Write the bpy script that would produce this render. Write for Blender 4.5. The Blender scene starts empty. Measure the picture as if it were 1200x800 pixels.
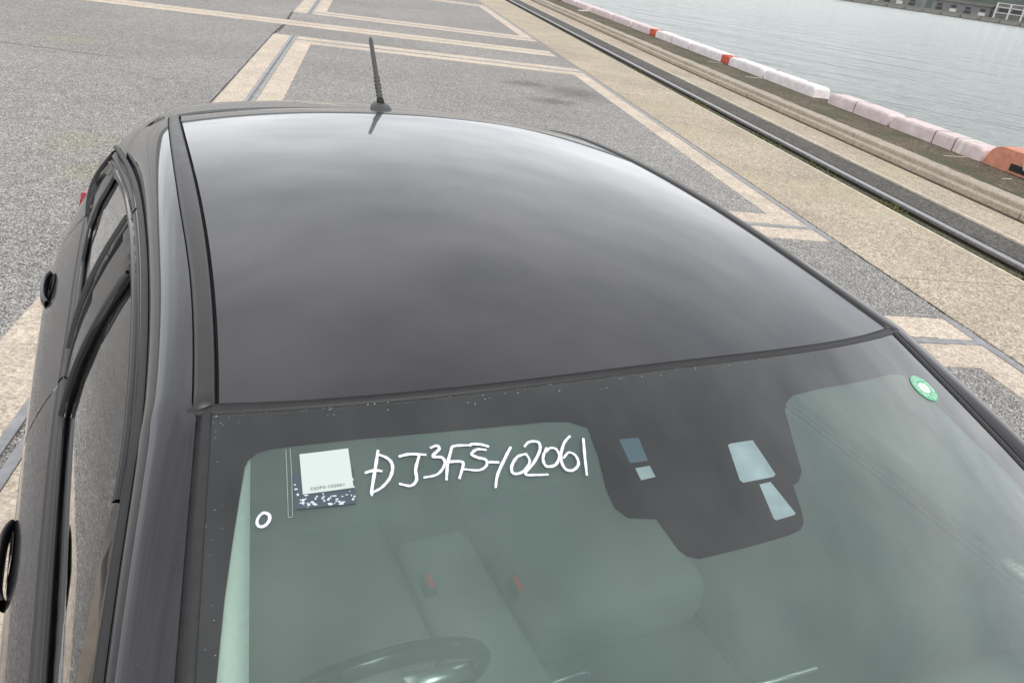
import bpy, bmesh, math, random
from mathutils import Vector, Matrix, geometry
from math import radians as rad, sin, cos, pi

random.seed(7)
scene = bpy.context.scene
COL = scene.collection

# ------------------------------------------------------------------ camera
CAM_H = 1.9091
F_PX = 920.0                      # focal length in pixels of the 1200 px wide photograph
CR = Vector((0.97865923, -0.15893571, 0.13025187))     # camera right
CU = Vector((-0.04321334, 0.46050539, 0.88660442))     # camera up
CF = Vector((0.20089479, 0.87331221, -0.44380971))     # camera forward
CAM_LOC = Vector((0, 0, CAM_H))
cam_d = bpy.data.cameras.new('camera')
cam_d.sensor_width = 36.0
cam_d.lens = F_PX / 1200 * 36.0
cam_d.clip_start = 0.02
cam_d.clip_end = 12000
cam = bpy.data.objects.new('camera', cam_d)
COL.objects.link(cam)
m = Matrix.Identity(4)
for i in range(3):
    m[i][0], m[i][1], m[i][2], m[i][3] = CR[i], CU[i], -CF[i], CAM_LOC[i]
cam.matrix_world = m
scene.camera = cam

# ------------------------------------------------------------------ sky, sun, exposure
SUN_EL, SUN_AZ = rad(46), rad(168)
world = bpy.data.worlds.new('World')
scene.world = world
world.use_nodes = True
wt = world.node_tree
wt.nodes.clear()
def wn(t, **k):
    n = wt.nodes.new(t)
    for a, b in k.items(): setattr(n, a, b)
    return n
w_out = wn('ShaderNodeOutputWorld'); w_bg = wn('ShaderNodeBackground')
w_sky = wn('ShaderNodeTexSky', sky_type='NISHITA', sun_disc=False, sun_elevation=SUN_EL, sun_rotation=SUN_AZ, air_density=1.0, dust_density=3.0)
w_tc = wn('ShaderNodeTexCoord'); w_map = wn('ShaderNodeMapping')
w_map.inputs['Scale'].default_value = (1.0, 1.0, 2.2)
w_no = wn('ShaderNodeTexNoise'); w_no.inputs['Scale'].default_value = 2.1; w_no.inputs['Detail'].default_value = 9; w_no.inputs['Roughness'].default_value = .6
w_rp = wn('ShaderNodeValToRGB')
w_rp.color_ramp.elements[0].position = .36; w_rp.color_ramp.elements[0].color = (5.7, 5.9, 6.2, 1)
w_rp.color_ramp.elements[1].position = .64; w_rp.color_ramp.elements[1].color = (9.9, 9.9, 9.95, 1)
w_mx = wn('ShaderNodeMix', data_type='RGBA'); w_mx.inputs['Factor'].default_value = .93
L = wt.links.new
L(w_tc.outputs['Generated'], w_map.inputs['Vector']); L(w_map.outputs[0], w_no.inputs['Vector'])
L(w_no.outputs['Fac'], w_rp.inputs['Fac'])
w_sep = wn('ShaderNodeSeparateXYZ'); w_el = wn('ShaderNodeMapRange'); w_mul = wn('ShaderNodeMix', data_type='RGBA', blend_type='MULTIPLY')
w_el.inputs[1].default_value = 0; w_el.inputs[2].default_value = .75; w_el.inputs[3].default_value = 1.38; w_el.inputs[4].default_value = .92
w_mul.inputs['Factor'].default_value = 1
L(w_tc.outputs['Generated'], w_sep.inputs[0]); L(w_sep.outputs['Z'], w_el.inputs[0])
L(w_rp.outputs[0], w_mul.inputs[6]); L(w_el.outputs[0], w_mul.inputs[7])      # bright low cloud, thicker overhead
L(w_sky.outputs[0], w_mx.inputs[6]); L(w_mul.outputs[2], w_mx.inputs[7])
L(w_mx.outputs[2], w_bg.inputs['Color']); w_bg.inputs['Strength'].default_value = .1
L(w_bg.outputs[0], w_out.inputs['Surface'])

sun_d = bpy.data.lights.new('sun', 'SUN')
sun_d.energy = 0.9; sun_d.angle = rad(22); sun_d.color = (1.0, .965, .91)
sun = bpy.data.objects.new('sun', sun_d); COL.objects.link(sun)
sun.rotation_euler = (pi/2 - SUN_EL, 0, pi - SUN_AZ)
sun.location = (0, 0, 30)
scene.view_settings.view_transform = 'Standard'
scene.view_settings.look = 'None'
scene.view_settings.gamma = 1
scene.view_settings.use_curve_mapping = False
scene.view_settings.exposure = 0.62
scene.render.engine = 'CYCLES'
scene.render.resolution_x, scene.render.resolution_y = 1024, 682

# ------------------------------------------------------------------ materials
def mat(name):
    mt = bpy.data.materials.new(name); mt.use_nodes = True
    nt = mt.node_tree; b = nt.nodes['Principled BSDF']
    return mt, nt, b
def node(nt, t, **k):
    n = nt.nodes.new(t)
    for a, v in k.items():
        if a in n.inputs and not hasattr(n, a): n.inputs[a].default_value = v
        else: setattr(n, a, v)
    return n
def ramp(nt, fac, stops):
    r = nt.nodes.new('ShaderNodeValToRGB'); e = r.color_ramp.elements
    while len(e) < len(stops): e.new(.5)
    for q, (p_, c) in zip(e, stops): q.position = p_; q.color = (*c, 1) if len(c) == 3 else c
    nt.links.new(fac, r.inputs['Fac']); return r.outputs['Color']
def noise(nt, vec, scale, detail=4, rough=.55):
    n = nt.nodes.new('ShaderNodeTexNoise'); n.inputs['Scale'].default_value = scale
    n.inputs['Detail'].default_value = detail; n.inputs['Roughness'].default_value = rough
    nt.links.new(vec, n.inputs['Vector']); return n.outputs['Fac']
def mixc(nt, a, b, fac, mode='MIX'):
    n = nt.nodes.new('ShaderNodeMix'); n.data_type = 'RGBA'; n.blend_type = mode
    for s, v in ((n.inputs[6], a), (n.inputs[7], b), (n.inputs[0], fac)):
        if hasattr(v, 'is_linked'): nt.links.new(v, s)
        elif isinstance(v, (int, float)): s.default_value = v
        else: s.default_value = (*v, 1)
    return n.outputs[2]
def objvec(nt, scale=None):
    t = nt.nodes.new('ShaderNodeTexCoord')
    if scale is None: return t.outputs['Object']
    mp = nt.nodes.new('ShaderNodeMapping'); mp.inputs['Scale'].default_value = scale
    nt.links.new(t.outputs['Object'], mp.inputs['Vector']); return mp.outputs[0]
def bump(nt, b, h, strength=.4, dist=.004):
    n = nt.nodes.new('ShaderNodeBump'); n.inputs['Strength'].default_value = strength; n.inputs['Distance'].default_value = dist
    nt.links.new(h, n.inputs['Height']); nt.links.new(n.outputs[0], b.inputs['Normal'])

def plain(name, col, rough=.5, metal=0., spec=.5, grain=0., gscale=40.):
    mt, nt, b = mat(name)
    b.inputs['Roughness'].default_value = rough; b.inputs['Metallic'].default_value = metal
    b.inputs['Specular IOR Level'].default_value = spec
    if grain:
        v = objvec(nt); n = noise(nt, v, gscale, 5, .6)
        lo = tuple(c*(1-grain) for c in col); hi = tuple(min(1, c*(1+grain)) for c in col)
        nt.links.new(ramp(nt, n, [(.3, lo), (.7, hi)]), b.inputs['Base Color'])
        r2 = nt.nodes.new('ShaderNodeMapRange'); r2.inputs[3].default_value = max(0, rough-.08); r2.inputs[4].default_value = min(1, rough+.1)
        nt.links.new(n, r2.inputs[0]); nt.links.new(r2.outputs[0], b.inputs['Roughness'])
    else:
        b.inputs['Base Color'].default_value = (*col, 1)
    return mt

def worldvec(nt): return nt.nodes.new('ShaderNodeNewGeometry').outputs['Position']
def smear_mask(nt, v, spots):
    """soft elongated marks at fixed places on the ground: (x, y, half length, half width)"""
    out = None
    wob = noise(nt, v, 5, 5, .65)
    for (x, y, a, b_) in spots:
        mp = nt.nodes.new('ShaderNodeMapping'); mp.vector_type = 'TEXTURE'
        mp.inputs['Location'].default_value = (x, y, 0); mp.inputs['Scale'].default_value = (a, b_, 1)
        nt.links.new(v, mp.inputs['Vector'])
        ln = node(nt, 'ShaderNodeVectorMath', operation='LENGTH'); nt.links.new(mp.outputs[0], ln.inputs[0])
        ad = node(nt, 'ShaderNodeMath', operation='MULTIPLY_ADD'); nt.links.new(wob, ad.inputs[0]); ad.inputs[1].default_value = 1.1; nt.links.new(ln.outputs['Value'], ad.inputs[2])
        mr = nt.nodes.new('ShaderNodeMapRange'); mr.inputs[1].default_value = .7; mr.inputs[2].default_value = 1.55; mr.inputs[3].default_value = 1; mr.inputs[4].default_value = 0
        nt.links.new(ad.outputs[0], mr.inputs[0])
        if out is None: out = mr.outputs[0]
        else:
            mxn = node(nt, 'ShaderNodeMath', operation='MAXIMUM'); nt.links.new(out, mxn.inputs[0]); nt.links.new(mr.outputs[0], mxn.inputs[1]); out = mxn.outputs[0]
    return out
def speckled(name, stones, scale, stain=(.75, 1.1), stain_scale=.5, tint=None, tint_scale=1.2, tint_lo=.55, tint_hi=.75, rough=.9, bstr=.5, smears=()):
    """Exposed aggregate: stones = ramp of colours given to random cells."""
    mt, nt, b = mat(name); v = worldvec(nt)
    vo = node(nt, 'ShaderNodeTexVoronoi', feature='F1'); vo.inputs['Scale'].default_value = scale
    nt.links.new(v, vo.inputs['Vector'])
    sep = nt.nodes.new('ShaderNodeSeparateColor'); nt.links.new(vo.outputs['Color'], sep.inputs[0])
    c = ramp(nt, sep.outputs[0], stones)
    v2 = node(nt, 'ShaderNodeTexVoronoi', feature='F1'); v2.inputs['Scale'].default_value = scale*.38
    nt.links.new(v, v2.inputs['Vector'])
    sep2 = nt.nodes.new('ShaderNodeSeparateColor'); nt.links.new(v2.outputs['Color'], sep2.inputs[0])
    c2 = ramp(nt, sep2.outputs[1], [(0, (.84,)*3), (.5, (1,)*3), (1, (1.12,)*3)])
    c = mixc(nt, c, c2, .8, 'MULTIPLY')
    big = noise(nt, v, stain_scale, 6, .6)
    st = ramp(nt, big, [(.28, (stain[0],)*3), (.72, (stain[1],)*3)])
    c = mixc(nt, c, st, 1.0, 'MULTIPLY')
    mid = noise(nt, v, 7.0, 6, .65)
    c = mixc(nt, c, ramp(nt, mid, [(.3, (.86,)*3), (.7, (1.1,)*3)]), 1.0, 'MULTIPLY')
    if tint:
        tn = noise(nt, v, tint_scale, 6, .65)
        r = ramp(nt, tn, [(tint_lo, (0, 0, 0)), (tint_hi, (1, 1, 1))])
        c = mixc(nt, c, tint, r)
    for col, amt, spots in smears:
        k = node(nt, 'ShaderNodeMath', operation='MULTIPLY'); nt.links.new(smear_mask(nt, v, spots), k.inputs[0]); k.inputs[1].default_value = amt
        c = mixc(nt, c, col, k.outputs[0], 'MULTIPLY')
    nt.links.new(c, b.inputs['Base Color'])
    b.inputs['Roughness'].default_value = rough; b.inputs['Specular IOR Level'].default_value = .3
    bump(nt, b, vo.outputs['Distance'], bstr, .006)
    return mt

M = {}
M['asphalt'] = speckled('worn_asphalt', [(0, (.055, .053, .052)), (.28, (.18, .174, .168)), (.6, (.30, .29, .277)), (.84, (.46, .44, .415)), (1, (.74, .70, .65))], 150, (.84, 1.1), .35, tint=(.21, .21, .12), tint_scale=.55, tint_lo=.66, tint_hi=1.0,
    smears=(((.50, .50, .52), .8, ((3.3, 12.5, .75, .85), (2.75, 11.55, .5, .42), (2.6, 12.9, .6, .4))), ((1.02, 1.04, .66), .45, ((-4.05, 12.4, .5, .55), (-2.3, 7.1, .35, .5), (-2.0, 6.3, .3, .4)))))
M['asphalt_dark'] = speckled('dark_asphalt', [(0, (.05, .049, .05)), (.4, (.10, .098, .096)), (.75, (.17, .164, .155)), (1, (.36, .34, .31))], 95, (.8, 1.1), .6)
M['conc'] = speckled('aggregate_concrete', [(0, (.25, .20, .15)), (.35, (.40, .335, .26)), (.7, (.50, .43, .34)), (1, (.70, .61, .50))], 90, (.78, 1.10), .8, tint=(.42, .375, .235), tint_scale=.6, tint_lo=.5, tint_hi=.8, bstr=.4)
M['band'] = speckled('smooth_band_concrete', [(0, (.42, .345, .27)), (.4, (.585, .495, .405)), (1, (.74, .65, .545))], 100, (.80, 1.06), 1.3, tint=(.56, .50, .41), tint_scale=1.6, tint_lo=.52, tint_hi=.8, bstr=.25)
M['kerbc'] = speckled('kerb_concrete', [(0, (.33, .28, .22)), (.5, (.41, .355, .285)), (1, (.48, .42, .345))], 90, (.88, 1.08), 1.2, tint=(.30, .25, .185), tint_scale=3, tint_lo=.6, tint_hi=.85, bstr=.08)
M['moss'] = speckled('mossy_concrete', [(0, (.05, .042, .03)), (.4, (.105, .083, .06)), (.8, (.165, .13, .09)), (1, (.30, .25, .18))], 50, (.7, 1.2), .9, tint=(.07, .075, .04), tint_scale=.7, tint_lo=.45, tint_hi=.65)
M['trench'] = speckled('trench_dirt', [(0, (.03, .03, .022)), (.5, (.07, .068, .045)), (1, (.17, .15, .10))], 45, (.6, 1.3), 1.5, tint=(.06, .075, .03), tint_scale=3, tint_lo=.45, tint_hi=.65)
M['trench_fill'] = speckled('dark_fill', [(0, (.05, .047, .043)), (.5, (.095, .09, .083)), (1, (.17, .16, .145))], 60, (.8, 1.2), .8)
M['joint'] = plain('joint_dark', (.03, .028, .024), .95)
M['channel'] = plain('channel_steel', (.30, .30, .31), .55, .35, grain=.25, gscale=12)
M['slot'] = plain('slot_dark', (.035, .04, .05), .7)
M['rail'] = plain('rail_steel', (.34, .33, .34), .42, .6, grain=.2, gscale=20)
M['rail_side'] = plain('rail_rust', (.045, .032, .025), .9, grain=.4, gscale=30)
M['white'] = plain('line_paint', (.72, .68, .6), .8, grain=.12, gscale=14)
M['edgepaint'] = plain('edge_paint', (.70, .63, .5), .85, grain=.2, gscale=9)
M['stain'] = plain('tyre_smear', (.07, .067, .065), .85, grain=.4, gscale=8)
M['orange'] = plain('orange_paint', (.60, .25, .165), .6, grain=.25, gscale=9)
M['cream'] = plain('faded_cream', (.72, .58, .46), .7, grain=.15, gscale=8)
M['red'] = plain('red_paint', (.52, .10, .06), .6, grain=.25, gscale=14)
M['black_hole'] = plain('recess_black', (.015, .014, .014), .8)

def block_mat(name, body, top):
    mt, nt, b = mat(name); v = objvec(nt)
    n = noise(nt, v, 5, 6, .65)
    c = ramp(nt, n, [(.28, tuple(x*.8 for x in body)), (.55, body), (.8, top)])
    chips = ramp(nt, noise(nt, v, 26, 5, .7), [(.68, (0, 0, 0)), (.74, (1, 1, 1))])
    c = mixc(nt, c, (.32, .26, .23), chips)
    nt.links.new(c, b.inputs['Base Color']); b.inputs['Roughness'].default_value = .75
    bump(nt, b, n, .3, .01); return mt
M['block_white'] = block_mat('white_block_paint', (.76, .71, .71), (.85, .82, .81))
M['block_pink'] = block_mat('faded_pink_paint', (.68, .56, .56), (.80, .72, .71))

# water
mt, nt, b = mat('harbour_water'); v = objvec(nt)
mpr = node(nt, 'ShaderNodeMapping'); mpr.inputs['Rotation'].default_value = (0, 0, rad(-50)); nt.links.new(v, mpr.inputs['Vector'])
mps = node(nt, 'ShaderNodeMapping'); mps.inputs['Scale'].default_value = (1.0, .34, 1); nt.links.new(mpr.outputs[0], mps.inputs['Vector']); vm = mps.outputs[0]
n1 = noise(nt, vm, .85, 3, .5); n2 = noise(nt, vm, .26, 2, .5); n3 = noise(nt, vm, 3.2, 3, .6)
a1 = node(nt, 'ShaderNodeMath', operation='MULTIPLY_ADD'); nt.links.new(n2, a1.inputs[0]); a1.inputs[1].default_value = 1.6; nt.links.new(n1, a1.inputs[2])
a2 = node(nt, 'ShaderNodeMath', operation='MULTIPLY_ADD'); nt.links.new(n3, a2.inputs[0]); a2.inputs[1].default_value = .18; nt.links.new(a1.outputs[0], a2.inputs[2])
b.inputs['Base Color'].default_value = (.26, .295, .285, 1); b.inputs['Roughness'].default_value = .13; b.inputs['IOR'].default_value = 1.33
bump(nt, b, a2.outputs[0], 1.0, 1.15); M['water'] = mt

# car paint
def paint(name, base, dust=.05):
    mt, nt, b = mat(name); v = objvec(nt)
    n = noise(nt, v, 6, 6, .6); fl = noise(nt, v, 420, 2, .5)
    c = ramp(nt, n, [(.3, base), (.75, tuple(x + dust*.10 for x in base))])
    sp = ramp(nt, fl, [(.74, (0, 0, 0)), (.80, (1, 1, 1))])
    c = mixc(nt, c, (.12, .115, .11), sp)
    nt.links.new(c, b.inputs['Base Color'])
    b.inputs['Roughness'].default_value = .32; b.inputs['Specular IOR Level'].default_value = .25
    b.inputs['Coat Weight'].default_value = 1.0; b.inputs['Coat IOR'].default_value = 1.5
    rr = node(nt, 'ShaderNodeMapRange'); rr.inputs[1].default_value = .3; rr.inputs[2].default_value = .75
    rr.inputs[3].default_value = .012; rr.inputs[4].default_value = .04
    nt.links.new(n, rr.inputs[0]); nt.links.new(rr.outputs[0], b.inputs['Coat Roughness'])
    return mt
M['paint'] = paint('black_car_paint', (.0085, .0078, .0125))
M['rubber'] = plain('rubber_black', (.018, .018, .019), .5, grain=.2, gscale=60)
M['mould'] = plain('moulding_satin', (.022, .021, .021), .36, grain=.2, gscale=40)
M['gloss'] = plain('gloss_black_trim', (.006, .006, .007), .1)
M['seal'] = plain('matte_black_seal', (.007, .007, .007), .7)
M['plastic'] = plain('grey_plastic', (.055, .055, .058), .5, grain=.15, gscale=90)
M['frit'] = plain('frit_black', (.008, .0085, .009), .6, spec=.1)
M['frit2'] = plain('sensor_cover', (.012, .009, .010), .6, spec=.1)
M['trim_light'] = plain('pale_grey_trim', (.82, .81, .77), .8, grain=.06, gscale=120)
M['seat'] = plain('seat_cloth', (.14, .14, .136), .95, grain=.15, gscale=160)
M['dash'] = plain('dash_plastic', (.17, .17, .166), .6, grain=.15, gscale=140)
M['chrome'] = plain('chrome', (.8, .8, .8), .15, 1.0)
M['silver'] = plain('silver_trim', (.6, .6, .62), .3, .9)
M['redbtn'] = plain('red_plastic', (.55, .03, .03), .45)
M['paper'] = plain('label_paper', (.50, .565, .535), .6)
M['ink'] = plain('label_ink', (.12, .13, .14), .7)
M['marker'] = plain('white_marker_paint', (.74, .77, .83), .5, grain=.18, gscale=160)
M['green'] = plain('sticker_green', (.10, .45, .24), .5)
M['sticker_white'] = plain('sticker_white', (.8, .86, .82), .5)
M['blue_res'] = plain('adhesive_residue', (.055, .075, .095), .35)
M['speck'] = plain('residue_specks', (.55, .62, .66), .6)
M['lens_pale'] = plain('pale_window', (.52, .53, .60), .35, grain=.15, gscale=30)
M['lens_blue'] = plain('blue_window', (.10, .15, .21), .3)
M['line'] = plain('faint_wire', (.28, .33, .32), .5)
M['tyre'] = plain('tyre_rubber', (.02, .02, .02), .85, grain=.2, gscale=50)
M['tail'] = plain('tail_lamp_red', (.30, .012, .012), .12)
M['lamp'] = plain('head_lamp', (.55, .57, .6), .08, .3)
M['hillm'] = plain('wooded_hill', (.045, .058, .05), 1.0, grain=.4, gscale=.02)

def glass(name, tint, ior=1.52, refl=1.0):
    mt = bpy.data.materials.new(name); mt.use_nodes = True; nt = mt.node_tree; nt.nodes.clear()
    o = nt.nodes.new('ShaderNodeOutputMaterial'); mx = nt.nodes.new('ShaderNodeMixShader')
    tr = nt.nodes.new('ShaderNodeBsdfTransparent'); tr.inputs[0].default_value = (*tint, 1)
    gl = nt.nodes.new('ShaderNodeBsdfGlossy'); gl.inputs['Roughness'].default_value = .01; gl.inputs[0].default_value = (1, 1, 1, 1)
    fr = nt.nodes.new('ShaderNodeFresnel'); fr.inputs[0].default_value = ior
    k = nt.nodes.new('ShaderNodeMath'); k.operation = 'MULTIPLY'; k.inputs[1].default_value = refl; k.use_clamp = True
    nt.links.new(fr.outputs[0], k.inputs[0]); nt.links.new(k.outputs[0], mx.inputs[0])
    nt.links.new(tr.outputs[0], mx.inputs[1]); nt.links.new(gl.outputs[0], mx.inputs[2]); nt.links.new(mx.outputs[0], o.inputs[0])
    return mt
M['wglass'] = glass('windscreen_glass', (.80, .945, .90), 1.52, 1.75)   # two faces of one pane reflect
M['fglass'] = glass('front_side_glass', (.96, .99, .98), 1.5, 1.5)
M['sglass'] = glass('side_glass', (.55, .66, .60), 1.52, 1.75)

# ------------------------------------------------------------------ helpers
def link(o, parent=None):
    COL.objects.link(o)
    if parent: o.parent = parent
    return o
def mesh(name, vs, fs, m_, parent=None, smooth=False, solid=0.):
    me = bpy.data.meshes.new(name); me.from_pydata([tuple(v) for v in vs], [], fs); me.validate(); me.update()
    me.materials.append(m_)
    if smooth:
        for p_ in me.polygons: p_.use_smooth = True
    o = link(bpy.data.objects.new(name, me), parent)
    if solid:
        md = o.modifiers.new('thickness', 'SOLIDIFY'); md.thickness = solid; md.offset = -1
    return o
def bmobj(name, bm, m_, parent=None, smooth=False):
    me = bpy.data.meshes.new(name); bm.to_mesh(me); bm.free(); me.materials.append(m_)
    if smooth:
        for p_ in me.polygons: p_.use_smooth = True
    return link(bpy.data.objects.new(name, me), parent)
def empty(name, loc=(0, 0, 0), rz=0):
    o = bpy.data.objects.new(name, None); COL.objects.link(o); o.location = loc; o.rotation_euler = (0, 0, rz); o.empty_display_size = .2
    return o
def tag(o, label=None, cat=None, group=None, kind=None):
    if label: o['label'] = label
    if cat: o['category'] = cat
    if group: o['group'] = group
    if kind: o['kind'] = kind
    return o
def grid(name, rows, m_, parent=None, smooth=True, solid=0., outward=None, close=False):
    """rows[i][j] points -> quad sheet; faces turned away from the point `outward`."""
    nr, nc = len(rows), len(rows[0]); vs = [p_ for r in rows for p_ in r]; fs = []
    for i in range(nr-1):
        for j in range(nc-1 if not close else nc):
            k = (j+1) % nc
            fs.append((i*nc+j, i*nc+k, (i+1)*nc+k, (i+1)*nc+j))
    if outward is not None:
        s = 0.
        for f in fs[::max(1, len(fs)//60)]:
            a, b_, c, d = (Vector(vs[q]) for q in f)
            s += (c-a).cross(d-b_).dot((a+c)/2-Vector(outward))
        if s < 0: fs = [tuple(reversed(f)) for f in fs]
    return mesh(name, vs, fs, m_, parent, smooth, solid)
def bm_box(bm, x0, x1, y0, y1, z0, z1):
    r = bmesh.ops.create_cube(bm, size=1)
    for v in r['verts']:
        v.co = Vector((x0+(v.co.x+.5)*(x1-x0), y0+(v.co.y+.5)*(y1-y0), z0+(v.co.z+.5)*(z1-z0)))
    return r['verts']
def box(name, x0, x1, y0, y1, z0, z1, m_, parent=None, bev=0., seg=2):
    bm = bmesh.new(); bm_box(bm, x0, x1, y0, y1, z0, z1)
    if bev: bmesh.ops.bevel(bm, geom=list(bm.edges), offset=bev, segments=seg, affect='EDGES', profile=.6)
    return bmobj(name, bm, m_, parent, smooth=False)
def sheet(name, x0, x1, y0, y1, z, m_, parent=None):
    return mesh(name, [(x0, y0, z), (x1, y0, z), (x1, y1, z), (x0, y1, z)], [(0, 1, 2, 3)], m_, parent)
def bm_tube(bm, pts, rads, n=8, caps=True):
    pts = [Vector(p_) for p_ in pts]; rings = []
    if isinstance(rads, (int, float)): rads = [rads]*len(pts)
    prev = None
    for i, p_ in enumerate(pts):
        t = (pts[min(i+1, len(pts)-1)]-pts[max(i-1, 0)]).normalized()
        a = prev if prev is not None else (Vector((0, 0, 1)) if abs(t.z) < .9 else Vector((1, 0, 0)))
        a = (a - t*a.dot(t)).normalized(); prev = a; b_ = t.cross(a)
        rings.append([bm.verts.new(p_+rads[i]*(a*cos(2*pi*k/n)+b_*sin(2*pi*k/n))) for k in range(n)])
    for r0, r1 in zip(rings, rings[1:]):
        for k in range(n): bm.faces.new((r0[k], r0[(k+1) % n], r1[(k+1) % n], r1[k]))
    if caps:
        bm.faces.new(list(reversed(rings[0]))); bm.faces.new(rings[-1])
def tube(name, pts, rads, m_, parent=None, n=10):
    bm = bmesh.new(); bm_tube(bm, pts, rads, n); return bmobj(name, bm, m_, parent, True)
def lathe(name, prof, m_, parent, loc, axis='X', n=32):
    """prof: (radius, axial) list, spun about an axis through loc."""
    rows = []
    for k in range(n):
        a = 2*pi*k/n; r_ = []
        for (r, h_) in prof:
            if axis == 'X': r_.append((loc[0]+h_, loc[1]+r*cos(a), loc[2]+r*sin(a)))
            else: r_.append((loc[0]+r*cos(a), loc[1]+r*sin(a), loc[2]+h_))
        rows.append(r_)
    rows.append(rows[0]); return grid(name, rows, m_, parent)
def interp(tab, y):
    """monotone-ish cubic (Catmull-Rom) through (y, value) pairs."""
    if y <= tab[0][0]: return tab[0][1]
    if y >= tab[-1][0]: return tab[-1][1]
    for i in range(len(tab)-1):
        if tab[i][0] <= y <= tab[i+1][0]:
            x0, v0 = tab[i]; x1, v1 = tab[i+1]; h_ = x1-x0; t = (y-x0)/h_
            def sl(j):
                if j == 0: return (tab[1][1]-tab[0][1])/(tab[1][0]-tab[0][0])
                if j == len(tab)-1: return (tab[j][1]-tab[j-1][1])/(tab[j][0]-tab[j-1][0])
                return (tab[j+1][1]-tab[j-1][1])/(tab[j+1][0]-tab[j-1][0])
            m0, m1 = sl(i)*h_, sl(i+1)*h_
            return (2*t**3-3*t*t+1)*v0+(t**3-2*t*t+t)*m0+(-2*t**3+3*t*t)*v1+(t**3-t*t)*m1
def lin(a, b_, n): return [a+(b_-a)*i/(n-1) for i in range(n)]
def inside(poly, p_):
    c = False; n = len(poly); x, y = p_
    for i in range(n):
        x0, y0 = poly[i]; x1, y1 = poly[(i+1) % n]
        if (y0 > y) != (y1 > y) and x < (x1-x0)*(y-y0)/(y1-y0)+x0: c = not c
    return c
def densify(poly, step):
    o = []
    for i in range(len(poly)):
        a, b_ = Vector(poly[i]), Vector(poly[(i+1) % len(poly)]); n = max(1, int((b_-a).length/step))
        o += [tuple(a.lerp(b_, k/n)) for k in range(n)]
    return o
def patch(name, outer, holes, fn, m_, parent=None, step=.04, smooth=True, solid=0., outward=None):
    """A flat outline with holes in parameter space, meshed finely and wrapped on the surface fn(a, b)."""
    polys = [densify(outer, step)]+[densify(h_, step) for h_ in holes]
    pts, ed = [], []
    for q in polys:
        s = len(pts); pts += [Vector(a) for a in q]; ed += [(s+i, s+(i+1) % len(q)) for i in range(len(q))]
    xs = [a[0] for a in outer]; ys = [a[1] for a in outer]
    x = min(xs)+step/2
    while x < max(xs):
        y = min(ys)+step/2
        while y < max(ys):
            if inside(outer, (x, y)) and not any(inside(h_, (x, y)) for h_ in holes): pts.append(Vector((x, y)))
            y += step
        x += step
    vs, _, fs, *_ = geometry.delaunay_2d_cdt(pts, ed, [], 0, 1e-6)
    keep = []
    for f in fs:
        c = (sum(vs[i][0] for i in f)/len(f), sum(vs[i][1] for i in f)/len(f))
        if inside(polys[0], c) and not any(inside(h_, c) for h_ in polys[1:]): keep.append(tuple(f))
    P3 = [fn(a[0], a[1]) for a in vs]
    if outward is not None:
        s = 0
        for f in keep:
            a, b_, c = (Vector(P3[i]) for i in f[:3]); s += (b_-a).cross(c-a).dot(a-Vector(outward))
        if s < 0: keep = [tuple(reversed(f)) for f in keep]
    o = mesh(name, P3, keep, m_, parent, smooth, solid)
    if smooth and not solid and len(o.data.vertices) == len(P3):
        e = 2e-3; nl = []
        for a in vs:
            u = Vector(fn(a[0]+e, a[1]))-Vector(fn(a[0]-e, a[1])); w = Vector(fn(a[0], a[1]+e))-Vector(fn(a[0], a[1]-e)); n = u.cross(w)
            nl.append(n.normalized() if n.length > 0 else Vector((0, 0, 1)))
        pn = sum((nl[v_].dot(p_.normal) for p_ in o.data.polygons for v_ in p_.vertices[:1]), 0.)
        if pn < 0: nl = [-n for n in nl]
        o.data.normals_split_custom_set_from_vertices(nl)
    return o

# ================================================================== THE QUAY
Y0, Y1 = -250., 700.
g = sheet('asphalt_ground', -4000, 4.14, -4000, 4000, 0, M['asphalt']); tag(g, kind='structure')
g = sheet('quay_bed', 4.10, 9.44, Y0, Y1, -.12, M['joint']); tag(g, kind='structure')

# apron of big concrete slabs with dark joints
ap = sheet('concrete_apron', 4.14, 5.45, Y0, Y1, -.10, M['joint']); tag(ap, kind='structure')
y = 5.15-6.2*3; k = 0
while y < 90:
    box('slab', 4.144, 5.43, y+.008, y+6.192, -.09, .006, M['conc'], ap); y += 6.2
box('slab', 4.144, 5.43, y+.008, Y1, -.09, .006, M['conc'], ap)
box('edge_strip', 5.432, 5.455, 5.15-18.6, 90, -.09, .009, M['edgepaint'], ap)

# rail trench
tr = sheet('rail_trench', 5.456, 6.37, Y0, Y1, -.075, M['trench']); tag(tr, kind='structure')
rows = []
for i in range(180):
    yy = -10+i*.5
    rows.append([(5.457+ (5.765-5.457)*j/5, yy, (-.034+.016*random.random()) if j < 4 else -.06) for j in range(6)])
grid('dirt_fill', rows, M['trench'], tr)
box('dark_fill', 5.925, 6.362, Y0, Y1, -.07, -.012, M['trench_fill'], tr)
rl = empty('crane_rail', (5.82, 0, 0)); tag(rl, 'long grey steel rail sunk in the dark trench of the quay', 'rail')
def rail_prof(pr): return [[(a, yy, z) for (a, z) in pr] for yy in (-30., 0., 30., 80., 250.)]
grid('rail_head', rail_prof([(-.034, -.035), (-.036, -.006), (-.032, .003), (.032, .003), (.036, -.006), (.034, -.035), (-.034, -.035)]), M['rail'], rl, smooth=False)
grid('rail_web', rail_prof([(-.02, -.03), (-.02, -.07), (-.09, -.074), (.09, -.074), (.02, -.07), (.02, -.03)]), M['rail_side'], rl, smooth=False)

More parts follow.
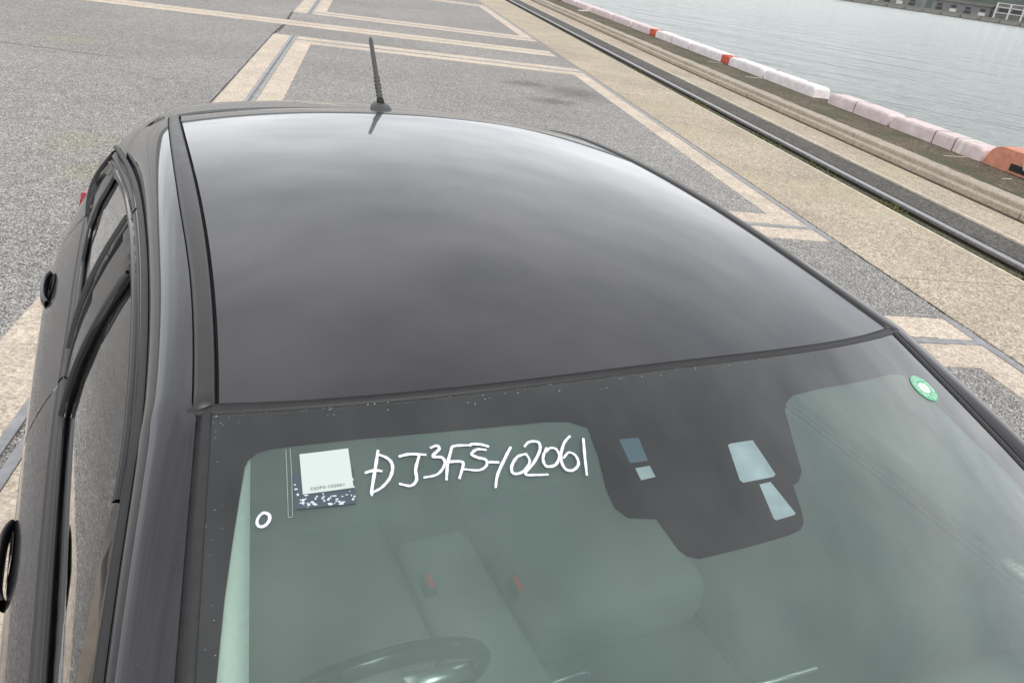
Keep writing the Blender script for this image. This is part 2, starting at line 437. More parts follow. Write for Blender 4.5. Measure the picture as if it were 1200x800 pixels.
# strip between the rail and the kerb beam
cs = sheet('concrete_strip', 6.37, 7.0, Y0, Y1, -.10, M['joint']); tag(cs, kind='structure')
y = 5.15-18.6
while y < 90:
    box('slab', 6.396, 6.945, y+.006, y+6.194, -.09, .005, M['conc'], cs); y += 6.2
box('slab', 6.372, 6.985, y, Y1, -.09, .005, M['conc'], cs)
for xa in (6.372, 6.947): box('edge_strip', xa, xa+.022, -13, 92, -.09, .008, M['edgepaint'], cs)
kb = empty('kerb_beam', (7.11, 7.15, 0)); tag(kb, 'low beige concrete kerb beam running beside the rail trench', 'kerb')
y = 7.15-3.5*5
def kerb_seg(y0, y1):
    pr = [(-.065, -.09), (-.065, .018), (-.105, .026), (-.105, .085), (-.092, .098), (-.012, .10), (-.010, .148), (.004, .163), (.26, .165), (.272, .15), (.272, -.09)]  # undercut foot shaped to draw a dark contact-shadow line under the face
    bm = bmesh.new(); a = [bm.verts.new((x, y0, z)) for x, z in pr]; b_ = [bm.verts.new((x, y1, z)) for x, z in pr]
    for i in range(len(pr)): j = (i+1) % len(pr); bm.faces.new((a[i], b_[i], b_[j], a[j]))
    bm.faces.new(a); bm.faces.new(list(reversed(b_)))
    bmesh.ops.recalc_face_normals(bm, faces=bm.faces)
    return bmobj('kerb_segment', bm, M['kerbc'], kb)
ks = kerb_seg(.009, 3.491)
ks.location.y = y-7.15
for i in range(1, 26):
    c = ks.copy(); COL.objects.link(c); c.location.y = y-7.15+3.5*i; c.location.x = random.uniform(-.004, .004)
kerb_seg(y-7.15+3.5*26, 600)
ps = sheet('pale_strip', 7.0, 7.97, Y0, Y1, .004, M['kerbc']); tag(ps, kind='structure')
# wandering mossy strip up to the quay edge
rows = []; rows2 = []
yy = -12.
while yy < 80:
    e = 7.86+.07*sin(yy*.9)+.05*sin(yy*2.7+1)+random.uniform(-.035, .035)
    rows.append([(e, yy, .009), (8.5, yy, .009), (9.44, yy, .009)]); rows2.append([(7.335+.012*sin(yy*1.9)+random.uniform(-.03, .025), yy, .1685), (7.395, yy, .1685), (7.41, yy, .0)]); yy += .22
rows.append([(7.9, Y1, .009), (8.5, Y1, .009), (9.44, Y1, .009)])
ms = grid('mossy_quay_edge', rows, M['moss'], smooth=False); tag(ms, kind='structure')
grid('moss_fringe', rows2, M['moss'], ms, smooth=False)
for i, (a0, a1, v0, v1, w) in enumerate(((7.75, 8.98, 17.45, 17.55, .07), (7.7, 8.95, 19.75, 19.8, .06), (8.35, 8.95, 10.42, 10.5, .03), (8.0, 9.0, 33.6, 34.0, .5), (8.2, 8.7, 9.2, 9.25, .03))):
    mesh('painted_line', [(max(a0, 8.5), v0, .013), (a1, v1, .013), (a1, v1+w, .013), (max(a0, 8.5), v0+w*.6, .013)], [(0, 1, 2, 3)], M['white'], ms)
qw = box('quay_wall', 9.38, 9.44, Y0, Y1, -4, -.002, M['moss']); tag(qw, 'stained concrete quay wall dropping into the water', 'wall')
wa = sheet('water', 9.2, 5000, -4000, 4000, -1.75, M['water']); tag(wa, kind='structure')

# concrete frames set in the asphalt, with steel channels
def frame(v0, v1, near=.70, far=.85, ch_near=None, ch_far=None):
    bm = bmesh.new(); z0, z1 = -.05, .005
    f = empty('concrete_frame', (0, v0, 0)); f['kind'] = 'structure'
    def B(n, x0, x1, y0, y1, z=z1, mm='band'): box(n, x0, x1, y0-v0, y1-v0, -.05, z, M[mm], f)
    # left band, two slabs with the channel between
    B('band_slab', -1.58, -1.292, v0, v1); B('band_slab', -1.168, -.89, v0+.0, v1)
    B('channel_bar', -1.290, -1.247, v0, v1, .010, 'channel'); B('channel_bar', -1.213, -1.170, v0, v1, .010, 'channel')
    B('channel_slot', -1.246, -1.214, v0, v1, -.004, 'slot')
    # right band
    B('band_slab', 3.78, 4.045, v0, v1); B('channel_bar', 4.047, 4.108, v0, v1, .009, 'channel'); B('channel_slot', 4.110, 4.138, v0, v1, -.004, 'slot')
    # the ends
    for (a, b_) in ((v0, v0+near), (v1-far, v1)):
        c = (a+b_)/2
        B('band_slab', -.888, 3.778, a, c-.05); B('band_slab', -.888, 3.778, c+.05, b_)
        B('channel_bar', -1.168, 4.045, c-.045, c+.02, .011, 'channel'); B('channel_slot', -.888, 3.778, c+.022, c+.048, -.004, 'slot')
    inn = box('asphalt_panel', -.886, 3.776, near+.004, v1-v0-far-.004, -.05, .003, M['asphalt'], f)
frame(-12, 4.39, .7, .72); frame(5.93, 15.45, .69, .85); frame(19.55, 29.6, .9, .9); frame(33.4, 43, .9, .9)
la = empty('paved_line', (-20, 17.45, 0)); la['kind'] = 'structure'
box('band_slab', -20, 23.98, -.42, -.03, -.05, .005, M['band'], la); box('band_slab', -20, 23.98, .03, .42, -.05, .005, M['band'], la)
box('channel_slot', -20, 23.98, -.028, .028, -.05, .001, M['slot'], la)
# asphalt seams, smears
def ribbon(name, pts, w, z, m_, parent):
    vs = []
    for i, (x, y_) in enumerate(pts):
        a = Vector(pts[max(i-1, 0)]); b_ = Vector(pts[min(i+1, len(pts)-1)]); t = (b_-a).normalized()
        ww = w*random.uniform(.6, 1.3)/2; vs += [(x-t.y*ww, y_+t.x*ww, z), (x+t.y*ww, y_-t.x*ww, z)]
    mesh(name, vs, [(2*i, 2*i+1, 2*i+3, 2*i+2) for i in range(len(pts)-1)], m_, parent)
def seam(x0, y0, x1, y1, w=.03, j=.03, n=30):
    ribbon('seam', [(x0+(x1-x0)*i/n+random.uniform(-j, j), y0+(y1-y0)*i/n+random.uniform(-j, j)) for i in range(n+1)], w, .004, M['joint'], bpy.data.objects['asphalt_ground'])
seam(-1.58, 15.5, -1.55, 17.0, .035); seam(-1.57, 17.9, -1.6, 19.55, .03)
seam(-1.6, 4.4, -1.6, 15.5, .012, .004, 60); seam(-9.2, 17.3, -6.9, 20.6, .05, .02); seam(-9.5, 12.2, -3, 11.3, .012, .02)
seam(4.135, 4.4, 4.135, 5.93, .01, .003)
# ------------------------------------------------------------------ edge blocks, markers, orange mooring block
def edge_block(v0, v1, m_, label, h_=.205, w=.38, joints=(), stripe=None):
    Lh = (v1-v0)/2; o = empty('edge_block', (9.20, (v0+v1)/2, .009)); tag(o, label, 'concrete block', 'blocks along the quay edge')
    rows = []
    n = 14
    for i in range(n+1):
        t = -1+2*i/n
        yy = Lh*t
        if i in (1, n-1): yy = math.copysign(Lh-.05, yy)
        if i in (2, n-2): yy = math.copysign(Lh-.12, yy)
        e = max(0, (abs(yy)-(Lh-.12))/.12)          # rounded ends
        hh = h_*(1-.22*e*e); ww = w/2*(1-.10*e*e)
        pr = [(-ww-.012, 0), (-ww, hh*.80), (-ww+.014, hh*.95), (-ww+.04, hh), (ww-.04, hh), (ww-.014, hh*.95), (ww, hh*.80), (ww+.012, 0)]
        rows.append([(x, yy, z+random.uniform(-.002, .002)*(z > 0)) for x, z in pr])
    bm = bmesh.new(); vs = [[bm.verts.new(p_) for p_ in r] for r in rows]
    for a, b_ in zip(vs, vs[1:]):
        for j in range(7): bm.faces.new((a[j], a[j+1], b_[j+1], b_[j]))
    bm.faces.new(vs[0]); bm.faces.new(list(reversed(vs[-1]))); bmesh.ops.recalc_face_normals(bm, faces=bm.faces)
    bmobj('block_body', bm, m_, o, False)
    def band(name, ya, wd, mm, off=.003):
        ww = w/2; pr = [(-ww-.012-off, .0), (-ww-off, h_*.80), (-ww+.014-off*.7, h_*.95+off*.7), (-ww+.04, h_+off), (ww-.04, h_+off), (ww-.014, h_*.95+off)]
        grid(name, [[(x, yy, z) for x, z in pr] for yy in (ya, ya+wd)], mm, o, smooth=False)
    for j in joints: band('block_joint', -Lh+j, .018, M['joint'], .002)
    if stripe: band('white_stripe', -Lh+stripe[0], stripe[1], M['white'])
    return o
WB, PB = M['block_white'], M['block_pink']
edge_block(12.72, 14.74, PB, 'pale pink edge block split by one dark joint, beside the wide gap', joints=(1.05,))
edge_block(10.3, 12.62, PB, 'long pale pink edge block with white stripe butting the orange mooring block', joints=(1.12, .62), stripe=(.42, .09))
edge_block(15.32, 17.63, WB, 'white edge block with a faint stripe, beside the wide gap', stripe=(.75, .05))
edge_block(17.70, 19.66, WB, 'white edge block between two others, right after a red marker')
edge_block(20.10, 22.45, WB, 'white edge block on the far side of the nearer red marker')
edge_block(22.5, 25.45, WB, 'white edge block just before the farther red marker', joints=(1.4,))
edge_block(26.02, 28.1, PB, 'pinkish edge block just beyond the farther red marker')
edge_block(28.2, 30.7, PB, 'pinkish edge block second along beyond the farther red marker')
edge_block(30.85, 33.8, PB, 'pinkish edge block beside the white painted wedge')
edge_block(33.95, 36.7, PB, 'pinkish edge block short of the farthest red marker')
edge_block(36.8, 39.3, PB, 'last pinkish edge block touching the farthest red marker')
v = 40.0
while v < 47:
    edge_block(v, v+2.5, PB, 'faded edge block beyond the farthest red marker'); v += 2.62
def marker(v, label):
    o = empty('ladder_marker', (9.12, v, .009)); tag(o, label, 'marker', 'red ladder markers in the block row')
    bm = bmesh.new()
    for (x0, x1, y0, y1, z0, z1) in ((-.14, .16, -.20, -.09, 0, .2), (-.14, .16, .09, .20, 0, .2), (-.10, .16, -.09, .09, 0, .05)): bm_box(bm, x0, x1, y0, y1, z0, z1)
    bmesh.ops.bevel(bm, geom=list(bm.edges), offset=.012, segments=1, affect='EDGES')
    bmobj('marker_frame', bm, M['red'], o); box('recess', -.02, .15, -.088, .088, .051, .17, M['black_hole'], o)
    bm = bmesh.new(); bm_tube(bm, [(.02, -.085, .19), (.02, .085, .19)], .012, 8); bmobj('grab_bar', bm, M['red'], o, True)
marker(19.88, 'small red ladder marker with dark slot, nearer one between white blocks')
marker(25.75, 'small red ladder marker between a white and a pinkish block')
marker(39.65, 'tiny red ladder marker farthest along the block row')
ob = empty('mooring_block', (9.45, 9.1, .009)); tag(ob, 'faded orange mooring block with dark slot at the quay edge', 'mooring block')
bm = bmesh.new()
pr = []
for i in range(9):
    a = pi/2*i/8; pr.append((1.1+.30*cos(pi/2-a)-.30, .34*cos(a)) if False else (.85+.28*sin(a), .30*cos(a)))
prof = [(-1.2, .30)]+pr+[(-1.2, 0)]
a = [bm.verts.new((-.44, y_, z)) for y_, z in prof]; b_ = [bm.verts.new((-.30, y_*.985, z*1.06 if z > .01 else z)) for y_, z in prof]; c_ = [bm.verts.new((.30, y_*.96, z*1.06 if z > .01 else z)) for y_, z in prof]
for r0, r1 in ((a, b_), (b_, c_)):
    for i in range(len(prof)): j = (i+1) % len(prof); bm.faces.new((r0[i], r0[j], r1[j], r1[i]))
bm.faces.new(list(reversed(a))); bm.faces.new(c_); bmesh.ops.recalc_face_normals(bm, faces=bm.faces)
bmobj('block_body', bm, M['orange'], ob)
box('faded_top', -.24, .27, -1.15, .72, .312, .325, M['cream'], ob)
box('slot', -.452, -.40, -1.2, .60, .035, .13, M['black_hole'], ob)
mesh('steel_plate', [(-.445, -1.2, .215), (-.445, .40, .205), (-.53, .25, .10), (-.53, -1.2, .10), (-.445, -1.2, .235), (-.445, .42, .225), (-.535, .27, .115), (-.535, -1.2, .115)],
     [(0, 1, 2, 3), (7, 6, 5, 4), (0, 4, 5, 1), (1, 5, 6, 2), (2, 6, 7, 3), (3, 7, 4, 0)], M['channel'], ob)

# weeds growing in the rail trench
bm = bmesh.new()
for (cy, n, sp) in ((7.4, 60, .3), (5.2, 40, .35), (10.5, 35, .5), (13.0, 45, .4), (16.5, 30, .6), (9.0, 25, .4)):
    for i in range(n):
        x = 5.60+random.gauss(0, .045); yy = cy+random.gauss(0, sp*.5); hh = random.uniform(.012, .045)
        x = min(max(x, 5.475), 5.72)
        for k in range(3):
            a = random.uniform(0, 2*pi); d = Vector((cos(a), sin(a), 0))*random.uniform(.01, .03)
            s = Vector((-sin(a), cos(a), 0))*.006; p_ = Vector((x, yy, -.03))
            bm.faces.new([bm.verts.new(q) for q in (p_-s, p_+s, p_+d+s*.6+Vector((0, 0, hh)), p_+d-s*.6+Vector((0, 0, hh)))])
wd = bmobj('weeds', bm, plain('weed_green', (.11, .115, .03), .9, grain=.4, gscale=60)); tag(wd, 'small yellowish weeds growing in the rail trench', 'weeds', kind='stuff')

# ------------------------------------------------------------------ opposite shore
M['shore'] = plain('old_concrete', (.20, .195, .18), .9, grain=.25, gscale=.25)
M['shore_dk'] = plain('tide_stain', (.075, .072, .062), .9, grain=.3, gscale=.3)
M['frame_pale'] = plain('pale_steel', (.55, .55, .53), .7, grain=.1, gscale=.4)
M['shed'] = plain('shed_grey', (.17, .175, .175), .8, grain=.2, gscale=.2)
M['glassy'] = plain('dark_opening', (.035, .04, .045), .3)
def ray(px, py): return (CF+CR*((px-600)/F_PX)-CU*((py-400)/F_PX)).normalized()
d0, d1 = ray(960, 0), ray(1300, 40)
D = 1000.; SS = 2.2
A0 = Vector((d0.x, d0.y, 0)).normalized()*D*1.02; A1 = Vector((d1.x, d1.y, 0)).normalized()*D*.97
sdir = (A1-A0).normalized(); sn = Vector((sdir.y, -sdir.x, 0))
if sn.dot(A0) < 0: sn = -sn
rz = math.atan2(sdir.y, sdir.x)
land = empty('far_shore', tuple(A0+Vector((0, 0, 1.0))), rz); land.scale = (SS, SS, SS); land['kind'] = 'structure'
SG = 1 if (Matrix.Rotation(rz, 3, 'Z') @ Vector((0, 1, 0))).dot(sn) > 0 else -1
box('land', -400, 900, min(6*SG, 700*SG), max(6*SG, 700*SG), -3.5, .9, M['shore'], land)
sw = empty('sea_wall', tuple(A0+Vector((0, 0, -1.75))), rz); sw.scale = (SS, SS, SS*.8); tag(sw, 'long grey concrete sea wall of stepped blocks across the water', 'sea wall')
def wall_panel():
    bm = bmesh.new()
    bm_box(bm, .12, 8.0, -2.2, 2.2, -1, 1.7); bm_box(bm, .0, 8.12, -2.6*1, 2.6, -1, .5); bm_box(bm, .5, 7.6, -.6, 1.9, 1.7, 2.5)
    return bmobj('wall_panel', bm, M['shore'], sw)
wp = wall_panel(); wp.location.x = -240
for i in range(1, 52):
    c = wp.copy(); COL.objects.link(c); c.location.x = -240+8.3*i; c.location.z = random.uniform(-.08, .08)
box('tide_line', -240, 190, -2.8, 2.8, -1, .28, M['shore_dk'], sw)
def shed(x, dist, w, dp, hh, label, kind):
    loc = A0+sdir*x*SS+sn*dist*SS; o = empty('waterfront_shed', (loc.x, loc.y, 2.6), rz); o.scale = (SS, SS, SS*.62); tag(o, label, 'building', 'buildings on the far shore')
    f = -1*SG
    if kind == 'frame':
        n = int(w/5)
        for i in range(n+1): box('post', -w/2+i*w/n-.35, -w/2+i*w/n+.35, -.35, .35, 0, hh, M['frame_pale'], o)
        for z in (hh*.36, hh*.7, hh-.5): box('beam', -w/2, w/2, -.25, .25, z, z+.55, M['frame_pale'], o)
        box('back_wall', -w/2, w/2, min(SG*4, SG*dp), max(SG*4, SG*dp), 0, hh, M['shed'], o)
        for i in range(n):
            box('opening', -w/2+i*w/n+.8, -w/2+(i+1)*w/n-.8, min(SG*3.8, SG*4.02), max(SG*3.8, SG*4.02), hh*.42, hh*.66, M['glassy'], o)
    else:
        box('wall', -w/2, w/2, min(0, SG*dp), max(0, SG*dp), 0, hh, M['shed'], o)
        rv = [(-w/2-.4, -SG*.4, hh), (w/2+.4, -SG*.4, hh), (w/2+.4, SG*dp/2, hh+2.2), (-w/2-.4, SG*dp/2, hh+2.2), (-w/2-.4, SG*(dp+.4), hh), (w/2+.4, SG*(dp+.4), hh)]
        mesh('roof', rv, [(0, 1, 2, 3), (3, 2, 5, 4), (0, 3, 4), (1, 5, 2), (0, 4, 5, 1)], M['shore_dk'], o)
        n = max(2, int(w/6))
        for i in range(n):
            cx = -w/2+(i+.5)*w/n
            wv = box('window', cx-1.2, cx+1.2, min(-SG*.12, SG*.05), max(-SG*.12, SG*.05), hh*.45, hh*.75, M['glassy'], o)
            box('door', cx-1.5, cx+1.5, min(-SG*.10, SG*.05), max(-SG*.10, SG*.05), 0, hh*.36, M['frame_pale' if i % 2 else 'glassy'], o)
shed(95, 14, 34, 16, 11, 'pale open steel frame building behind the far sea wall', 'frame')
shed(62, 20, 26, 14, 7, 'low grey shed with dark doors left of the pale frame building', 'shed')
shed(135, 16, 40, 18, 9, 'long grey shed with dark doors right of the pale frame building', 'shed')
shed(176, 18, 30, 16, 13, 'taller pale steel frame at the end of the far shore', 'frame')
shed(20, 26, 42, 16, 8, 'broad grey shed far left along the opposite shore', 'shed')
shed(-45, 24, 60, 16, 8, 'wide unseen shed added past the broad shed to lengthen the water reflection', 'shed')  # this and the next shed are unseen, added to keep the water reflection unbroken
shed(-130, 24, 80, 16, 9, 'very long unseen shed added at the shore end to carry on the water reflection', 'shed')
# wooded hills round the harbour (they show in the mirror of the roof)
rows = []
for i in range(161):
    a = 2*pi*i/160
    land_ = max(0, cos(a-rad(128)))**.7
    hh = 28+150*land_+(14+26*land_)*sin(a*3+.6)+22*sin(a*7+2)+12*sin(a*17)+random.uniform(-5, 5)
    r = 3300+260*sin(a*5)
    rows.append([(r*cos(a), r*sin(a), -12), ((r+180)*cos(a), (r+180)*sin(a), hh*.55), ((r+420)*cos(a), (r+420)*sin(a), hh), ((r+800)*cos(a), (r+800)*sin(a), -12)])
hl = grid('hills', rows, M['hillm']); tag(hl, kind='structure')

# ================================================================== THE CAR
HD = 0.2789
CAR = (0.3887, 0.9644, 0)
car = empty('parked_car', CAR, HD)
tag(car, 'black hatchback car parked on the quay, seen over its roof', 'car')
FWD = Vector((-sin(HD), cos(HD), 0)); LAT = Vector((cos(HD), sin(HD), 0))
CMID = (0, .4, .75)
def to_local(v):
    d = Vector(v)-Vector(CAR); return Vector((d.dot(LAT), d.dot(FWD), d.z))
C_L = to_local(CAM_LOC)
def ray_local(px, py):
    d = CF+CR*((px-600)/F_PX)-CU*((py-400)/F_PX)
    return Vector((d.dot(LAT), d.dot(FWD), d.z)).normalized()

# --- guide curves (car frame: x to the car's left, y to its rear)
def rw(y): y = max(-.05, y); return .5558-.1338*y+.1453*y*y-.0652*y**3
def rz_(y): return 1.4+.191*y-.1162*y*y-(.15*max(0, y-1.0)**1.8)
CROWN = [(-.1, .041), (.4, .042), (.9, .041), (1.4, .036)]
def roof_pt(s, y):
    return Vector((s*rw(y), y, rz_(y)+interp(CROWN, y)*(1-abs(s)**2.15)))
def y_front(s): return -.069*(1-abs(s)**2.64)
def y_rear(s): return 1.31+.06*(1-s*s)
def WS(s, t):                                    # windscreen: s across, t down
    hx, hy, hz = s*.573, y_front(s)-.005, 1.395+.030*(1-s*s)
    cx, cy, cz = s*.722, -.80-.19*(1-s*s), .985+.015*(1-s*s)
    bul = .030*sin(pi*min(max(t, 0), 1)*.94)
    return Vector((hx+(cx-hx)*t, hy+(cy-hy)*t, hz+(cz-hz)*t+bul))
def ws_n(s, t):
    e = 1e-3; n = (WS(s+e, t)-WS(s-e, t)).cross(WS(s, t+e)-WS(s, t-e)).normalized()
    return n if n.z > 0 else -n
def WSo(s, t, off): return WS(s, t)+ws_n(s, t)*off
def ws_px(px, py):
    """where the ray of a photo pixel meets the windscreen"""
    d = ray_local(px, py); s, t = 0., .3; k = 1.
    for _ in range(40):
        f = WS(s, t)-(C_L+d*k)
        e = 1e-4; a = (WS(s+e, t)-WS(s-e, t))/(2*e); b_ = (WS(s, t+e)-WS(s, t-e))/(2*e)
        J = Matrix(((a.x, b_.x, -d.x), (a.y, b_.y, -d.y), (a.z, b_.z, -d.z)))
        st = J.inverted_safe() @ (-f)
        s += st.x; t += st.y; k += st.z
    return s, t

# roof panel
NS, NT = 60, 80
rows = []
for i in range(NT+1):
    r = []
    for j in range(NS+1):
        s = -1+2*j/NS; a, b_ = y_front(s), y_rear(s); r.append(roof_pt(s, a+(b_-a)*i/NT))
    rows.append(r)
rf = grid('roof', rows, M['paint'], car, outward=CMID)
# ditch mouldings beside the roof panel
MW = [(0, .030), (.24, .031), (.55, .036), (1.0, .031), (1.4, .026)]
for sg in (-1, 1):
    rows = []
    for i in range(61):
        yy = -.003+1.351*i/60; w = rw(yy); z = rz_(yy); mw = interp(MW, yy)
        rows.append([(sg*(w+.001), yy, z-.012), (sg*(w+.0035), yy, z-.010), (sg*(w+.005), yy, z+.0005), (sg*(w+.009), yy, z+.0025), (sg*(w+mw-.007), yy, z+.001), (sg*(w+mw-.003), yy, z-.0015), (sg*(w+mw-.001), yy, z-.008), (sg*(w+mw+.002), yy, z-.009)])
    rows.insert(0, [(q[0], q[1]-.001, rows[0][0][2]-.02) for q in rows[0]])
    mo = grid('roof_moulding', rows, M['mould'], car, outward=CMID)
    rows = [[(sg*(rw(-.012+1.36*i/60)-.0005), -.012+1.36*i/60, rz_(-.012+1.36*i/60)-.011), (sg*(rw(-.012+1.36*i/60)+.0045), -.012+1.36*i/60, rz_(-.012+1.36*i/60)-.0105)] for i in range(61)]
    grid('moulding_gap', rows, M['seal'], mo)
# cant rail and pillars: K1 inner top, K2 outer, K3 tucked under to the door frame
def K1(y):
    if y >= 0: yc = min(y, 1.36); return Vector((rw(yc)+interp(MW, yc)+.004*max(0, y-1.36), y, rz_(y)-.004))
    t = -y/.80; p_ = WS(1, min(1, max(0, (-y-.012)/.788))); return Vector((p_.x+.009, y, p_.z-.002))
K3x = [(-.95, .800), (-.5, .738), (-.22, .689), (0, .651), (.08, .638), (.28, .620), (.55, .606), (.9, .601), (1.25, .609), (1.6, .630), (1.9, .640), (2.2, .61)]
K3z = [(-.95, .985), (-.5, 1.135), (-.22, 1.252), (0, 1.314), (.08, 1.328), (.28, 1.348), (.55, 1.363), (.9, 1.352), (1.25, 1.312), (1.6, 1.266), (1.9, 1.20), (2.2, 1.08)]
def K2(y): return Vector((interp(K3x, y)-.005, y, interp(K3z, y)+.026))
def K3(y): return Vector((interp(K3x, y), y, interp(K3z, y)))
for sg in (-1, 1):
    rows = []
    for i in range(91):
        yy = -.92+(1.41+.92)*i/90; a, b_, c_ = K1(yy), K2(yy), K3(yy)
        r = []
        for k in range(13):
            t = k/12; q = a.lerp(b_, t); bulge = .017*sin(pi*t)**.8
            n = Vector((b_.z*0+(a.z-b_.z), 0, b_.x-a.x)).normalized(); q = q+n*bulge; r.append(q)
        for k in range(1, 4): q = b_.lerp(c_, k/3); r.append(q-Vector((.004*sin(pi*k/3), 0, 0)))
        rows.append([(sg*q.x, q.y, q.z) for q in r])
    cr_ = grid('cant_rail', rows, M['paint'], car, outward=CMID)
    # drip seal under the rail
    rows = []
    for i in range(91):
        yy = -.9+(1.64+.9)*i/90; b_, c_ = K2(yy), K3(yy)
        q0 = b_.lerp(c_, .55)
        rows.append([(sg*(q0.x+.001), yy, q0.z), (sg*(c_.x+.008), yy, c_.z+.012), (sg*(c_.x+.009), yy, c_.z+.004), (sg*(c_.x+.002), yy, c_.z-.004), (sg*(c_.x-.01), yy, c_.z-.006)])
    grid('drip_seal', rows, M['rubber'], cr_, outward=CMID)

# greenhouse side surface
XB = [(-.95, .782), (-.4, .789), (.24, .787), (.6, .780), (.95, .764), (1.43, .741), (2.0, .704), (2.2, .68)]
ZB = [(-.95, .97), (-.4, .995), (.24, 1.012), (.6, 1.022), (.95, 1.035), (1.43, 1.055), (2.0, 1.07), (2.2, 1.07)]
def zb_(y): return interp(ZB, y)
def GS(y, z, off=0.):
    xb, zb = interp(XB, y), interp(ZB, y); k = K3(y); zt = max(k.z, zb+.02)
    t = (z-zb)/(zt-zb); t = min(1.2, max(-.2, t))
    return xb-.006+(k.x-xb+.006)*t+.022*sin(pi*min(1, max(0, t)))+off
def side(sg, off): return lambda y, z: (sg*GS(y, z, off), y, z)
def top_line(y0, y1, n, dz): return [(yy, K3(yy).z-dz) for yy in lin(y0, y1, n)]
DOOR_F = [(-.84, zb_(-.84)+.004)]+[(yy, zb_(yy)+.004) for yy in (-.4, 0, .4, .745)]+[(.79, 1.18), (.855, K3(.855).z-.004)]+top_line(.8, -.78, 14, .004)
GL_F = [(yy, zb_(yy)+.016) for yy in (-.50, -.1, .3, .60)]+[(.592, 1.15), (.582, 1.322), (.45, 1.330), (.25, 1.316), (.0, 1.272), (-.2, 1.200), (-.38, 1.105)]
DOOR_R = [(yy, zb_(yy)+.004) for yy in (.752, 1.0, 1.3, 1.60)]+[(1.66, 1.12), (1.675, 1.18), (1.66, K3(1.66).z-.006)]+top_line(1.62, .862, 10, .004)+[(.797, 1.18)]
GL_R = [(yy, zb_(yy)+.016) for yy in (.84, 1.1, 1.30)]+[(1.345, 1.14), (1.385, 1.255), (1.2, 1.285), (.93, 1.318), (.88, 1.18)]
GL_Q = [(yy, zb_(yy)+.018) for yy in (1.375, 1.56)]+[(1.60, 1.11), (1.605, 1.18), (1.56, 1.215), (1.425, 1.245), (1.405, 1.15)]
XO = (0, .4, 1.0)
for sg in (-1, 1):
    fdw = patch('window_frame', DOOR_F, [GL_F], side(sg, .0), M['gloss'], car, .05, outward=XO, solid=.012)
    patch('window_glass', GL_F, [], side(sg, -.012), M['fglass'], fdw, .06, outward=XO)
    rdw = patch('window_frame', DOOR_R, [GL_R, GL_Q], side(sg, .0), M['gloss'], car, .05, outward=XO, solid=.012)
    patch('window_glass', GL_R, [], side(sg, -.012), M['sglass'], rdw, .06, outward=XO)
    patch('quarter_glass', GL_Q, [], side(sg, -.006), M['gloss'], rdw, .06, outward=XO)
    # sash trims standing proud round the glass
    def trim(name, line, w_, off, m_, par):
        rows = []
        for i, (yy, zz) in enumerate(line):
            a = Vector(line[max(0, i-1)]); b_ = Vector(line[min(len(line)-1, i+1)]); t = (b_-a).normalized(); nn = Vector((-t.y, t.x))
            r = []
            for (u, o_) in ((-1, -.004), (-.9, off), (.0, off*1.4), (.9, off), (1, -.004)):
                q = Vector((yy, zz))+nn*(u*w_/2); r.append((sg*(GS(q.x, q.y)+o_), q.x, q.y))
            rows.append(r)
        grid(name, rows, m_, par, outward=XO)
    trim('top_sash', [(yy, K3(yy).z-.014) for yy in lin(-.8, .85, 40)], .014, .003, M['gloss'], fdw)
    trim('top_sash', [(yy, K3(yy).z-.014) for yy in lin(.865, 1.655, 20)], .014, .003, M['gloss'], rdw)
    trim('top_chrome', [(yy, K3(yy).z-.030) for yy in lin(.0, 1.58, 30)], .006, .004, M['gloss'], rdw)
    trim('pillar_seal', [(.607-.012*k/10, 1.04+.28*k/10) for k in range(11)], .016, .004, M['rubber'], fdw)
    trim('pillar_seal', [(.748+.108*k/12, 1.03+.322*k/12) for k in range(13)], .007, .001, M['seal'], rdw)
    trim('pillar_seal', [(.85+.045*k/10, 1.05+.27*k/10) for k in range(11)], .014, .006, M['rubber'], rdw)
    trim('rear_seal', [(1.63+.03*sin(pi*k/12*.9), 1.07+.18*k/12) for k in range(13)], .014, .006, M['rubber'], rdw)
    # belt mouldings
    for (a, b_) in ((-.80, .744), (.754, 1.62)):
        rows = []
        for yy in lin(a, b_, 24):
            x, z = interp(XB, yy), interp(ZB, yy)
            rows.append([(sg*(x+.002), yy, z-.020), (sg*(x+.006), yy, z-.016), (sg*(x+.006), yy, z-.002), (sg*(x-.002), yy, z+.008), (sg*(x-.012), yy, z+.010), (sg*(x-.020), yy, z+.004), (sg*(x-.026), yy, z+.004), (sg*(x-.028), yy, z+.012), (sg*(x-.034), yy, z+.012), (sg*(x-.04), yy, z-.01)])
        grid('belt_moulding', rows, M['mould'], car, outward=XO)
    # C pillar: from the door frame and belt up to the roof and rear window
    TP = [(1.36, .532, 1.415), (1.5, .521, 1.392), (1.62, .510, 1.362), (1.7, .530, 1.325), (1.85, .575, 1.235), (2.0, .615, 1.14), (2.14, .655, 1.085)]
    def tp(y): return Vector((interp([(a, b_) for a, b_, c in TP], y), y, interp([(a, c) for a, b_, c in TP], y)))
    def prow(y, lo):
        hi = tp(y); r = []
        for k in range(13):
            t = k/12; q = lo.lerp(hi, t); n = Vector((hi.z-lo.z, 0, lo.x-hi.x)).normalized(); q += n*(.012+.012*min(1, max(0, (y-1.65)/.1)))*sin(pi*t); r.append((sg*q.x, y, q.z))
        return r+[(sg*(hi.x-.03), y, hi.z+.004)]
    def lo(y):
        t = min(1, max(0, (y-1.652)/.045)); t = t*t*(3-2*t); a_ = K3(y)+Vector((.002, 0, .004)); b_ = Vector((interp(XB, y)+.002, y, zb_(y)-.004)); q = a_.lerp(b_, t)
        return Vector((GS(y, q.z)+.003, y, q.z)) if 0 < t < 1 else q
    ys_ = lin(1.39, 1.645, 12)+lin(1.652, 1.70, 12)+lin(1.72, 2.14, 18)
